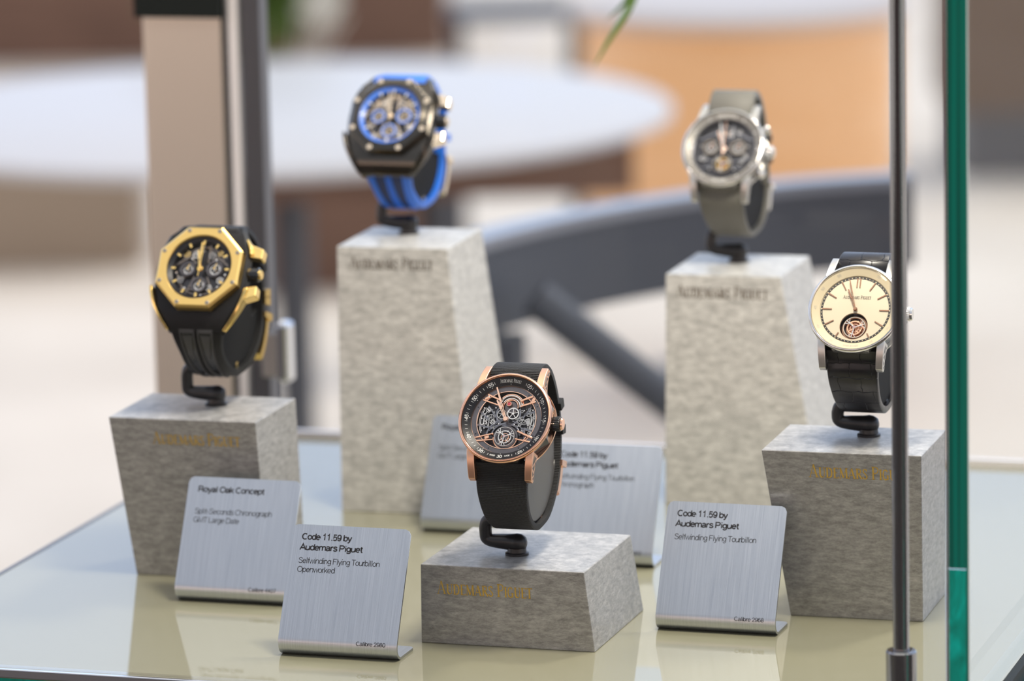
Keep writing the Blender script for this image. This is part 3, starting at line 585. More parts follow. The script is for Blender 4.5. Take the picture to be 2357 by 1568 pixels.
# ------------------------------------------------------------------ watch pieces
def tiltmap(off):
    cy, sy = cos(TH), sin(TH)
    return lambda p: Vector((p.x, p.y*sy-p.z*cy, p.y*cy+p.z*sy))/1000+off
class Watch:
    def __init__(s, dial, label):
        s.base = Vector(dial)+Vector((0, .020, -.0555)); s.off = Vector(dial)-s.base
        s.root = empty('wristwatch', s.base, label, 'watch'); s.X = tiltmap(s.off); s.XL = lambda p: Vector((p.x, p.y, p.z))/1000+s.off
    def mb(s): return MB(s.X)
    def ml(s): return MB(s.XL)
    def put(s, mb, name, m, parent=None, **k): return mb.build(name, m, parent or s.root, **k)
def polar(r, deg): return (r*sin(R(deg)), r*cos(R(deg)))    # clockwise from 12
def arctext(mb, txt, r, deg, cap, width, zf, weight=.14, font='sans', flip=False, h=.05):
    """text bent round the dial; centred at deg"""
    def mp(x, y, hh):
        rr = r+(y if not flip else cap-y); a = R(deg)+((x)/r if not flip else -(x)/r)
        return Vector((rr*sin(a), rr*cos(a), zf(rr)+hh))
    if font == 'sans': sans(mb, txt, -width/2, 0, cap, width, weight, mp, None, h)
    else: serif(mb, txt, -width/2, 0, cap, width, mp, h, h, 1.25, 1.0)
def strap_full(w, m, w0, w1, th=2.6, sA=0., sB=1., name='strap', uv=True):
    """main strap: width w0 at the lugs to w1 at the back"""
    def hw(t_):
        s = sA+(sB-sA)*t_; k = min(1, min(s, 1-s)/.26); k = k*k*(3-2*k); return (w0+(w1-w0)*k)/2
    b = w.ml(); strip(b, sA, sB, lambda t_: -hw(t_), hw, -th, .0, 96, rnd=.5)
    return w.put(b, name, m, smooth=50)
def keepers_buckle(w, strapm, buckm, wd, keeper=(.63, .70), buck=(.468, .545), ex=0.):
    for s in keeper:
        b = w.ml(); strip(b, s-.011, s+.011, -wd/2-1.2, wd/2+1.2, -2.8, 2.0+ex, 4, rnd=.3); w.put(b, 'strap_keeper', strapm)
    b = w.ml(); strip(b, buck[0], buck[1], -wd/2+.5, wd/2-.5, 1.4+ex, 5.9+ex, 10, rnd=1.2); strip(b, buck[1]-.012, buck[1]+.004, -wd/2-1, wd/2+1, -2, 5.2+ex, 3, rnd=.5)
    bk = w.put(b, 'buckle', buckm)
    b = w.ml(); strip(b, buck[0]-.13, buck[1]-.01, -wd/2+2.2, wd/2-2.2, -5.0, -4.3, 14); strip(b, buck[0]-.14, buck[0]-.125, -wd/2+2.0, wd/2-2.0, -5.4, -2.6, 3)
    w.put(b, 'clasp_blade', buckm, bk)
def hand(w, deg, ln, wd, m, z, name, tail=2.2, hollow=True, tip=.55):
    b = w.mb(); a = R(deg); d = Vector((sin(a), cos(a))); p = Vector((d.y, -d.x))
    if hollow:
        b.bar(-d*tail*.2+p*wd*.28, d*ln*.93+p*wd*.18, wd*.26, z, z+.28, wd*.18); b.bar(-d*tail*.2-p*wd*.28, d*ln*.93-p*wd*.18, wd*.26, z, z+.28, wd*.18)
        b.bar(d*ln*.55, d*ln, wd*.8, z, z+.3, wd*tip)
    else: b.bar(-d*tail, d*ln, wd, z, z+.3, wd*tip)
    b.disc(0, 0, wd*.95, z, z+.45, 20, .1)
    return w.put(b, name, m)
def tourbillon(w, cx, cy, r, z, ringm, innerm, accent='rose', parent=None):
    b = w.mb(); b.ring(cx, cy, r, r*.90, z, z+.35, 36, b=.08); root = w.put(b, 'tourbillon', ringm, parent)
    b = w.mb()
    for k in range(3):
        a = R(20+120*k); b.bar((cx, cy), (cx+r*.95*cos(a), cy+r*.95*sin(a)), r*.07, z+.3, z+.62)
        for sg in (-1, 1):
            a2 = a+sg*.35; b.bar((cx+r*.55*cos(a), cy+r*.55*sin(a)), (cx+r*.93*cos(a2), cy+r*.93*sin(a2)), r*.05, z+.3, z+.55)
    b.disc(cx, cy, r*.14, z+.3, z+.85, 16, .1); w.put(b, 'cage', 'silver', root)
    b = w.mb(); b.ring(cx, cy, r*.66, r*.56, z-.5, z-.1, 32, b=.06)
    for k in range(4):
        a = R(35+90*k); b.bar((cx-r*.6*cos(a), cy-r*.6*sin(a)), (cx+r*.6*cos(a), cy+r*.6*sin(a)), r*.06, z-.4, z-.2); b.disc(cx+r*.61*cos(a+.5), cy+r*.61*sin(a+.5), r*.09, z-.6, z+.12, 10, .05)
    w.put(b, 'balance_wheel', innerm, root)
    b = w.mb(); b.gear(cx+r*.32, cy-r*.30, r*.26, 12, z-.9, z-.6, 4); b.gear(cx-r*.30, cy-r*.45, r*.2, 10, z-.9, z-.6, 4); b.ring(cx, cy, r*.40, r*.34, z-.8, z-.5, 24); w.put(b, 'escapement', accent, root)
    b = w.mb(); b.disc(cx, cy, r*.07, z+.85, z+1.0, 10, .03); w.put(b, 'jewel', 'ruby', root)
    return root
def screws(w, pts, r, z, m, name='screw', slot=True, parent=None):
    for x, y in pts:
        b = w.mb(); b.disc(x, y, r, z-.2, z+.12, 14, .06)
        w.put(b, name, m, parent)

def holed(b, poly, rh, z0, z1, N=96):
    """a plate with the outline poly (convex, about the origin) and a round hole"""
    out = []
    for i in range(N):
        a = 2*pi*i/N; d = Vector((cos(a), sin(a))); best = 0
        for j in range(len(poly)):
            p = Vector(poly[j]); q = Vector(poly[(j+1) % len(poly)]); e_ = q-p; den = d.x*e_.y-d.y*e_.x
            if abs(den) < 1e-9: continue
            t_ = (p.x*e_.y-p.y*e_.x)/den; u_ = (p.x*d.y-p.y*d.x)/den
            if t_ > 0 and -1e-6 <= u_ <= 1+1e-6: best = max(best, t_)
        out.append((d.x*best, d.y*best))
    inn = [(rh*cos(2*pi*i/N), rh*sin(2*pi*i/N)) for i in range(N)]
    p = [(x, y, z) for z in (z0, z1) for x, y in out]+[(x, y, z) for z in (z0, z1) for x, y in inn]; f = []
    for i in range(N):
        j = (i+1) % N
        f += [(i, j, N+j, N+i), (N+i, N+j, 3*N+j, 3*N+i), (3*N+i, 3*N+j, 2*N+j, 2*N+i), (2*N+i, 2*N+j, j, i)]
    b.add(p, f)
def bore(o, w, r):
    """cuts the round dial opening into a solid case"""
    c = w.mb(); c.lathe([(0, -6.6), (r, -6.6), (r, 3), (0, 3)], 64); k = c.build('cutter', 'ceramic', w.root, smooth=0)
    md = o.modifiers.new('hole', 'BOOLEAN'); md.operation = 'DIFFERENCE'; md.object = k; md.solver = 'EXACT'
    bpy.context.view_layer.update()
    me = bpy.data.meshes.new_from_object(o.evaluated_get(bpy.context.evaluated_depsgraph_get()))
    o.modifiers.clear(); old = o.data; me.name = 'case'; o.data = me; bpy.data.objects.remove(k); bpy.data.meshes.remove(old)
    me.shade_smooth(); me.set_sharp_from_angle(angle=R(28))
def round_case(w, metal, satin, midm, crown_m, cap_m, lugm=None, pushers=False):
    """round bezel on an eight-sided middle with four open lugs"""
    b = w.mb(); b.lathe([(20.0, -2.2), (20.1, -1.3), (19.9, -.55), (19.4, -.08), (19.0, .0), (18.7, -.25), (18.5, -.9), (18.5, -2.2)], 96, closed=True); w.put(b, 'bezel', metal)
    oct_ = [(19.9*cos(R(22.5+45*k)), 20.4*sin(R(22.5+45*k))) for k in range(8)]
    b = w.mb(); holed(b, oct_, 17.9, -8.6, -2.3); w.put(b, 'case_middle', midm, smooth=20, bevel=.0004)
    b = w.mb(); b.lathe([(0, -10.6), (17.5, -10.6), (20.2, -9.6), (20.2, -8.6), (0, -8.6)], 64); w.put(b, 'case_back', metal)
    for sx_ in (-1, 1):
        for sy_ in (-1, 1):
            b = w.mb(); side = []
            for i in range(9):
                t_ = i/8; y = 14.2+11.0*t_; side.append((y, -1.25-5.6*t_**1.7))
            low = [(25.2, -9.6), (23.6, -10.0), (21.0, -8.2), (17.5, -7.6), (13.5, -7.8)]
            prof = side+low; n = len(prof); x0, x1 = 11.2, 14.5
            pts = []
            for x_ in (x0, x1):
                for (y, z) in prof:
                    k = (y-14)/11; pts.append((sx_*(x_-k*.55-(.35*k if x_ == x1 else 0)), sy_*y, z))
            b.add(pts, [tuple(range(n)), tuple(range(n, 2*n))[::-1]]+[(i, n+i, n+(i+1) % n, (i+1) % n) for i in range(n)])
            lg = w.put(b, 'lug', lugm or satin, smooth=30, bevel=.00025)
            b = w.mb(); xs_ = lambda y: 14.53-.9*(y-14)/11
            for tri in (((15.2, -3.4), (19.6, -4.0), (17.2, -5.6)), ((15.2, -4.4), (16.6, -5.9), (15.2, -6.9)), ((16.2, -6.9), (17.6, -6.1), (19.4, -7.2)), ((18.4, -5.7), (20.4, -4.7), (20.8, -7.4)), ((21.4, -5.6), (23.2, -7.0), (21.9, -7.8)), ((22.3, -8.6), (23.8, -7.7), (24.2, -9.2))):
                q = [(sx_*xs_(y), sy_*y, z) for y, z in tri]; q2 = [(sx_*(xs_(y)-.3), sy_*y, z) for y, z in tri]
                b.add(q+q2, [(0, 1, 2), (5, 4, 3), (0, 3, 4, 1), (1, 4, 5, 2), (2, 5, 3, 0)])
            w.put(b, 'openwork', 'movement_dark', lg, smooth=0)
    # crown
    T = Matrix.Translation((18.6, 0, -5.4)) @ Matrix.Rotation(pi/2, 4, 'Y')
    b = w.mb(); pr = [(0, 0), (2.2, 0), (2.2, 1.0)]
    b.lathe([(0, 0), (2.0, 0), (2.0, 1.2), (0, 1.2)], 24, T=T)
    n = 22; poly = []
    for i in range(n*2):
        a = 2*pi*i/(n*2); rr = 3.1 if i % 2 else 2.8; poly.append((rr*cos(a), rr*sin(a)))
    b.prism(poly, 1.2, 4.4, T=T); cr = w.put(b, 'crown', crown_m, smooth=20, bevel=.00008)
    b = w.mb(); b.lathe([(0, 4.4), (2.5, 4.4), (2.7, 4.8), (2.3, 5.4), (0, 5.5)], 28, T=T); w.put(b, 'crown_cap', cap_m, cr)
    if pushers:
        for sy_ in (-1, 1):
            a = R(90-sy_*33); T = Matrix.Rotation(-R(90)+(pi/2-a)+R(90)*0, 4, 'Z') if False else Matrix.Rotation(sy_*R(31), 4, 'Z') @ Matrix.Translation((19.8, 0, -5.2)) @ Matrix.Rotation(pi/2, 4, 'Y')
            b = w.mb(); b.lathe([(0, 0), (1.6, 0), (1.6, 1.6), (2.1, 1.6), (2.1, 3.3), (1.7, 3.8), (0, 3.9)], 20, T=T); w.put(b, 'pusher', metal)
    b = w.mb(); b.lathe([(0, .75), (8, .65), (14, .3), (18.4, -.4)], 48); w.put(b, 'crystal', 'crystal')

# ---- the rose gold openworked watch in front
def watch_rose(dial):
    w = Watch(dial, 'rose gold openworked watch with black dial ring and black ribbed textile strap')
    round_case(w, 'rose', 'rose_satin', 'ceramic', 'ceramic', 'rose')
    zf = lambda r: -2.5+(r-15.2)*(1.75/3.3)
    b = w.mb(); b.lathe([(18.5, zf(18.5)), (15.2, zf(15.2)), (15.2, -3.6), (18.5, -3.6)], 80, closed=True); fg = w.put(b, 'minute_ring', 'black_flange')
    b = w.mb()
    for k in range(60):
        if k % 5: 
            if k in (58, 59, 1, 2, 57, 3, 29, 31, 28, 32): continue
            a = R(6*k); r0, r1 = 16.35, 17.35
        else: a = R(6*k); r0, r1 = 15.35, 15.85
        for q in [[(r0*sin(a), r0*cos(a)), (r1*sin(a), r1*cos(a))]]: ribbon(b, q, .16, lambda x, y, h: Vector((x, y, zf(math.hypot(x, y))+.05)), 0, 0)
    for k, tx in enumerate(['05', '10', '15', '20', '25', '30', '35', '40', '45', '50', '55']):
        dg = 30*(k+1); arctext(b, tx, 16.2, dg, 1.35, 2.2, zf, .17, flip=90 < dg < 270)
    arctext(b, 'AUDEMARS PIGUET', 16.3, 0, 1.15, 9.0, zf, font='serif'); arctext(b, 'SWISS', 16.35, 191, .75, 2.3, zf, .17, flip=True); arctext(b, 'MADE', 16.35, 169, .75, 2.2, zf, .17, flip=True)
    w.put(b, 'dial_print', 'white_print', fg, smooth=0)
    b = w.mb(); b.disc(0, 0, 15.3, -6.2, -5.9, 64); w.put(b, 'main_plate', 'movement_dark')
    b = w.mb(); b.ring(0, 0, 15.1, 12.9, -4.3, -3.5, 72, b=.1); mv = w.put(b, 'movement_ring', 'ring_grey')
    b = w.mb(); b.ring(0, 0, 15.15, 14.95, -4.3, -3.3, 72); b.ring(0, 0, 12.95, 12.55, -4.4, -3.3, 72, b=.08); w.put(b, 'ring_edge', 'rose_bright', mv)
    screws(w, [polar(14, a) for a in (35, 62, 118, 150, 205, 242, 292, 318)], .32, -3.5, 'movement_dark', parent=mv)
    # slate bridges: curved arms
    b = w.mb()
    for a0, a1 in ((100, 165), (195, 262)): b.ring(.1, -7.2, 8.7, 7.9, -5.6, -4.6, 14, a0-135 if a0 < 180 else a0-240+150, (a1-135) if a0 < 180 else a1-240+150, b=.08); 
    b.ring(0, 3.2, 5.6, 4.7, -5.6, -4.7, 30, 150, 390, b=.1)
    b.ring(.1, -7.2, 6.6, 5.9, -5.6, -4.7, 24, 10, 170, b=.1); b.ring(.1, -7.2, 7.9, 7.5, -5.6, -4.8, 20, 20, 75); b.ring(.1, -7.2, 7.9, 7.5, -5.6, -4.8, 20, 105, 160)
    for p, q, wd in (((-12.6, 4), (-8, .5), .9), ((-12.7, -2), (-6, -3.5), .8), ((12.6, 5), (7, 3.2), 1.0), ((12.6, -4), (6.5, -3.0), .9), ((-5, -2.5), (-1, -1.0), .8), ((5, -2.5), (1, -1.0), .8), ((0, -1.8), (0, 1.2), 1.6), ((9.5, 7), (6.5, 1.5), .7), ((-9, 6.5), (-5, 1.5), .7)): b.bar(p, q, wd, -5.6, -4.6)
    w.put(b, 'bridge', 'movement_mid', bevel=.00006)
    b = w.mb()
    for r_, a0, a1 in ((11.6, 150, 205), (10.4, 158, 200), (11.6, -28, 22), (10.4, -12, 18), (9.2, 165, 192)): b.ring(0, 0, r_, r_-.28, -5.2, -4.7, 16, a0, a1)
    w.put(b, 'polished_edge', 'silver')
    # barrel at 12
    b = w.mb(); b.ring(.7, 6.3, 5.5, 4.5, -5.2, -4.1, 40, 10, 170, b=.3); b.ring(.7, 6.3, 4.2, 3.6, -5.3, -4.4, 36, 0, 180, b=.15); br = w.put(b, 'barrel', 'silver')
    b = w.mb(); b.ring(.7, 6.3, 5.75, 5.5, -5.2, -4.2, 40, 5, 175); b.ring(.7, 6.3, 3.4, 2.9, -5.2, -4.2, 30, -10, 190, b=.1); w.put(b, 'barrel_rim', 'rose_bright', br)
    b = w.mb(); b.ring(.0, 7.4, 1.15, .7, -4.3, -3.5, 24, b=.1); js = w.put(b, 'jewel_setting', 'rose')
    b = w.mb(); b.disc(.0, 7.4, .7, -4.3, -3.6, 16, .1); w.put(b, 'jewel', 'ruby', js)
    # wheels
    for cx, cy, r_, n, z, m_, nm in ((2.1, 3.4, 2.7, 34, -4.3, 'silver', 'wheel'), (-2.8, 3.0, 2.2, 26, -4.6, 'silver_satin', 'wheel'), (5.4, .3, 1.25, 14, -4.5, 'silver_satin', 'wheel'), (7.4, -.3, 1.2, 14, -4.4, 'silver_satin', 'wheel'),
                                (-7.2, 1.4, 1.5, 16, -4.6, 'silver_satin', 'wheel'), (-8.6, 4.6, 1.1, 14, -4.4, 'silver', 'wheel'), (-6.0, -.8, 1.0, 12, -4.4, 'silver', 'wheel'), (8.9, 3.6, 1.3, 16, -4.6, 'silver_satin', 'wheel')):
        b = w.mb(); b.gear(cx, cy, r_, n, z-.4, z, 5); w.put(b, nm, m_)
    b = w.mb(); b.bar((9.2, .8), (9.4, -1.4), 1.4, -4.6, -4.0); b.disc(9.2, .9, .7, -4.6, -4.0, 16, .1); b.disc(9.4, -1.6, .55, -4.6, -4.0, 16, .1); b.ring(10.9, -2.6, 1.1, .8, -4.6, -4.2, 18); b.bar((10.9, 1.2), (10.3, -3.2), .35, -4.6, -4.2); b.bar((11.4, 1.0), (12, -2.4), .3, -4.6, -4.2); w.put(b, 'winding_lever', 'silver_satin')
    random.seed(4)
    pts = [(-9.6+random.uniform(-1.6, 1.6), 1.5+random.uniform(-4.5, 4.5)) for _ in range(12)]+[(-3.4, -1.5), (3.4, -1.6), (6.8, 4.8), (10.5, 5.2), (-5.6, 5.6)]
    screws(w, pts, .34, -4.3, 'silver')
    random.seed(21); b = w.mb()
    for _ in range(34):
        sgn = random.choice((-1, 1)); r_ = random.uniform(5.5, 11.8); a = random.uniform(-38, 42); x, y = sgn*r_*cos(R(a)), r_*sin(R(a)); rr = random.uniform(.35, .95)
        if random.random() < .5: b.ring(x, y, rr, rr*.62, -5.3, -4.55-random.random()*.3, 14)
        else: b.bar((x, y), (x+random.uniform(-1.8, 1.8), y+random.uniform(-1.8, 1.8)), .28, -5.3, -4.6)
    for r_, a0, a1 in ((12.2, 152, 208), (12.2, -30, 25), (9.6, -25, 5), (8.2, 170, 195)): b.ring(0, 0, r_, r_-.35, -5.4, -4.8, 16, a0, a1)
    w.put(b, 'train', 'silver_satin')
    b = w.mb(); b.disc(.1, -7.2, 4.6, -5.9, -5.2, 36); b.ring(.1, -7.2, 5.4, 4.5, -5.4, -4.9, 36, b=.1); w.put(b, 'tourbillon_seat', 'ring_grey')
    b = w.mb(); b.disc(.7, 6.3, 2.9, -5.7, -4.7, 30, .3); w.put(b, 'barrel_lid', 'ring_grey', br)
    # rose gold bridge arms
    b = w.mb()
    for (o1, i1, wd) in (((-9.6, 11.0), (-3.6, 8.6), .75), ((-11.4, 8.6), (-4.4, 6.4), .6), ((-8.7, 9.9), (-10.6, 8.9), 1.0), ((10.0, 10.9), (4.9, 8.6), .8), ((11.4, 8.6), (5.2, 6.2), .75), ((10.9, 10.2), (9.9, 8.4), 1.2), ((-12.3, -8.4), (-4.7, -6.2), .6), ((-11.6, -9.8), (-4.6, -8.9), .6), ((-8.2, -8.4), (-6.4, -7.8), 1.1), ((12.4, -7.6), (5.4, -4.7), .75), ((11.6, -9.4), (4.9, -8.2), .6), ((8.5, -9.2), (9.6, -7.1), .5)):
        b.bar(o1, i1, wd*1.25, -4.0, -3.0, wd*1.0)
    w.put(b, 'rose_bridge', 'rose', bevel=.00012)
    tourbillon(w, .1, -7.2, 4.4, -3.9, 'silver_satin', 'silver', 'rose')
    b = w.mb(); b.ring(.1, -7.2, 5.3, 4.9, -5.2, -4.8, 36, 180, 360); w.put(b, 'tourbillon_rim', 'rose_satin')
    hand(w, -31, 9.6, 1.25, 'rose_bright', -2.5, 'hour_hand'); hand(w, -22.5, 14.9, 1.1, 'rose_bright', -1.95, 'minute_hand')
    strap_full(w, 'textile', 22.3, 18.5)
    keepers_buckle(w, 'black_rubber', 'rose', 18.5)
    return w
# ---- white gold chronograph, openworked, grey strap
def watch_grey(dial):
    w = Watch(dial, 'white gold openworked chronograph watch on a grey textile strap')
    round_case(w, 'white_gold', 'white_gold_satin', 'silver_satin', 'silver', 'white_gold', pushers=True)
    zf = lambda r: -2.3+(r-15.4)*(1.3/3.1)
    b = w.mb(); b.lathe([(18.5, zf(18.5)), (15.4, zf(15.4)), (15.4, -3.6), (18.5, -3.6)], 80, closed=True); fg = w.put(b, 'minute_ring', 'grey_flange')
    for k in range(12):
        b = w.mb(); a = R(30*k); 
        if k in (0, 6): continue
        b.bar(polar(16.1, 30*k), polar(17.6, 30*k), .8, zf(16)-.1, zf(16)+.35); w.put(b, 'index', 'silver', fg)
    b = w.mb(); arctext(b, 'AUDEMARS PIGUET', 16.2, 0, 1.3, 9.4, zf, font='serif'); w.put(b, 'dial_name', 'white_print', fg, smooth=0)
    b = w.mb(); arctext(b, 'SWISS 30 MADE', 16.3, 180, 1.0, 7.0, zf, .15, flip=True); w.put(b, 'origin_print', 'white_print', fg, smooth=0)
    b = w.mb(); b.disc(0, 0, 15.5, -6.0, -5.7, 64); w.put(b, 'main_plate', 'movement_dark')
    b = w.mb(); b.ring(0, 0, 15.4, 14.8, -4.4, -3.4, 60, b=.1); b.ring(0, 0, 10.8, 10.3, -5.5, -4.9, 40, 200, 340, b=.1)
    for p, q, wd in (((-13, 5), (-4, 9.5), 1.1), ((13, 5.5), (4, 9.5), 1.1), ((-13, -4), (-5, -5.5), .9), ((13, -4), (5, -5.5), .9), ((-3, 13.5), (-2, 5), .8), ((3, 13.5), (2, 5), .8), ((-9.5, -9.5), (-4.8, -8), .8), ((9.5, -9.5), (4.8, -8), .8), ((-6, 6), (6, 6), .7)): b.bar(p, q, wd, -5.5, -4.6)
    w.put(b, 'bridge', 'movement_mid', bevel=.00008)
    for sx_ in (-1, 1):
        b = w.mb(); b.ring(6.6*sx_, 1.2, 3.8, 2.9, -4.2, -3.5, 40, b=.1); sbd = w.put(b, 'subdial', 'dull_screw')
        b = w.mb()
        for k in range(24):
            a = 2*pi*k/24; b.bar((6.6*sx_+2.95*cos(a), 1.2+2.95*sin(a)), (6.6*sx_+(3.8 if k % 2 else 3.5)*cos(a), 1.2+(3.8 if k % 2 else 3.5)*sin(a)), .14, -3.5, -3.42)
        w.put(b, 'subdial_mark', 'movement_dark', sbd)
        b = w.mb(); b.gear(6.6*sx_, 1.2, 2.3, 26, -5.0, -4.6, 5); w.put(b, 'wheel', 'silver', sbd)
        b = w.mb(); b.bar((6.6*sx_, 1.2), (6.6*sx_+1.2, 3.3), .3, -3.4, -3.2); b.disc(6.6*sx_, 1.2, .45, -3.5, -3.1, 12, .05); w.put(b, 'subdial_hand', 'rose_bright', sbd)
    for cx, cy, r_, m_ in ((2.2, 8.6, 1.7, 'silver'), (-3.0, 8.8, 1.9, 'silver_satin'), (10.6, -2.9, 1.1, 'silver'), (9.2, -5.2, 1.1, 'silver'), (-9.6, -4.2, 1.5, 'silver_satin'), (6.3, 9.6, 1.1, 'silver')):
        b = w.mb(); b.gear(cx, cy, r_, 20, -5.0, -4.5, 5); w.put(b, 'wheel', m_)
    screws(w, [(3.0, 10.9), (6.6, 6.6), (11.2, 2.2), (-11.4, 2.0), (10.4, -2.0), (-11, -5), (5.8, -9.8), (-6.2, -9.8), (0, 12.3), (8.4, -7.4)], .42, -4.3, 'silver')
    tourbillon(w, 0, -7.2, 4.6, -4.0, 'dull_screw', 'gold', 'rose')
    b = w.mb(); b.ring(0, 0, 1.5, .6, -3.6, -2.6, 24, b=.1); w.put(b, 'hand_seat', 'silver')
    hand(w, -22, 9.6, 1.3, 'rose_bright', -2.6, 'hour_hand'); hand(w, -13, 13.4, 1.0, 'silver', -2.1, 'minute_hand', hollow=False); hand(w, -1, 13.6, .5, 'rose_bright', -1.6, 'seconds_hand', tail=4, hollow=False)
    strap_full(w, 'grey_textile', 22, 18)
    keepers_buckle(w, 'black_rubber', 'white_gold', 18)
    return w
# ---- ivory dial tourbillon
def watch_ivory(dial):
    w = Watch(dial, 'white gold watch with ivory dial and one round tourbillon window, black alligator strap')
    round_case(w, 'white_gold', 'white_gold_satin', 'silver_satin', 'silver', 'white_gold')
    zf = lambda r: -2.2+(r-15.4)*(1.5/3.1)
    b = w.mb(); b.lathe([(18.5, zf(18.5)), (15.4, zf(15.4)), (15.4, -3.6), (18.5, -3.6)], 80, closed=True); fg = w.put(b, 'minute_ring', 'cream_flange')
    b = w.mb()
    for k in range(12):
        dg = 30*k
        if k in (0, 6): continue
        arctext(b, '%02d' % (5*k), 16.6, dg, 1.0, 1.7, zf, .10, flip=90 < dg < 270)
    arctext(b, 'SWISS 30 MADE', 16.5, 180, .9, 6.4, zf, .14, flip=True); w.put(b, 'dial_print', 'grey_print', fg, smooth=0)
    # dial plate with a round opening
    o_c, o_r = (0, -7.4), 5.9; N = 72; outer = [(15.5*cos(2*pi*i/N), 15.5*sin(2*pi*i/N)) for i in range(N)]
    inner = [(o_c[0]+o_r*cos(2*pi*i/N), o_c[1]+o_r*sin(2*pi*i/N)) for i in range(N)]
    b = w.mb(); b.add([(x, y, -2.7) for x, y in outer]+[(x, y, -2.7) for x, y in inner]+[(x, y, -3.4) for x, y in inner], [(i, (i+1) % N, N+(i+1) % N, N+i) for i in range(N)]+[(N+i, N+(i+1) % N, 2*N+(i+1) % N, 2*N+i) for i in range(N)])
    dl = w.put(b, 'dial', 'cream')
    b = w.mb(); b.ring(o_c[0], o_c[1], o_r+.12, o_r-.05, -2.75, -2.6, 48, b=.08); w.put(b, 'window_rim', 'rose_dark', dl)
    b = w.mb(); b.lathe([(15.1, -2.62), (14.15, -2.62)], 80); w.put(b, 'minute_track', 'ink', dl)
    b = w.mb()
    for k in range(60): x, y = polar(14.62, 6*k); b.disc(x, y, .2 if k % 5 else .3, -2.62, -2.50, 8)
    w.put(b, 'minute_dots', 'cream_flange', dl)
    for k in range(12):
        if k == 6: continue
        for dx in ((-.65, .65) if k == 0 else (0,)):
            b = w.mb(); p0 = Vector(polar(10.2 if k not in (5, 7) else 12.2, 30*k)); p1 = Vector(polar(14.3, 30*k)); q = Vector((dx, 0))
            b.bar(p0+q, p1+q, .42, -2.65, -2.3, .5); w.put(b, 'index', 'rose_dark', dl)
    b = w.mb(); serif(b, LOGO, -6.0, 5.0, 1.25, 12.0, lambda x, y, h: Vector((x, y, -2.66+h)), 0, .06, 1.25); w.put(b, 'dial_name', 'ink', dl, smooth=0)
    b = w.mb(); b.disc(0, -7.4, 6.4, -6.4, -6.2, 40); b.disc(0, 0, 2, -6.4, -3.2, 20); w.put(b, 'main_plate', 'movement_dark')
    b = w.mb()
    for p, q, wd in (((-6, -7.2), (-3, -4.2), .9), ((6, -9.2), (3, -6.2), .9), ((-3, -12), (0, -9.6), .9), ((2, -3), (3.4, -6), .8)): b.bar(p, q, wd, -6.1, -5.3)
    w.put(b, 'bridge', 'rose_satin')
    b = w.mb(); b.ring(0, -7.4, 5.8, 4.4, -5.6, -4.9, 40, b=.3); b.disc(0, -7.4, 3.9, -6.2, -5.5, 30, .1); w.put(b, 'window_floor', 'rose_dark')
    tourbillon(w, 0, -7.4, 4.9, -4.4, 'champagne', 'rose_satin', 'rose')
    hand(w, -24, 9.8, .95, 'rose_dark', -2.1, 'hour_hand'); hand(w, -16, 13.8, .75, 'rose_dark', -1.6, 'minute_hand')
    strap_full(w, 'croc', 22, 18.5, 3.2)
    keepers_buckle(w, 'croc', 'white_gold', 18.5)
    return w
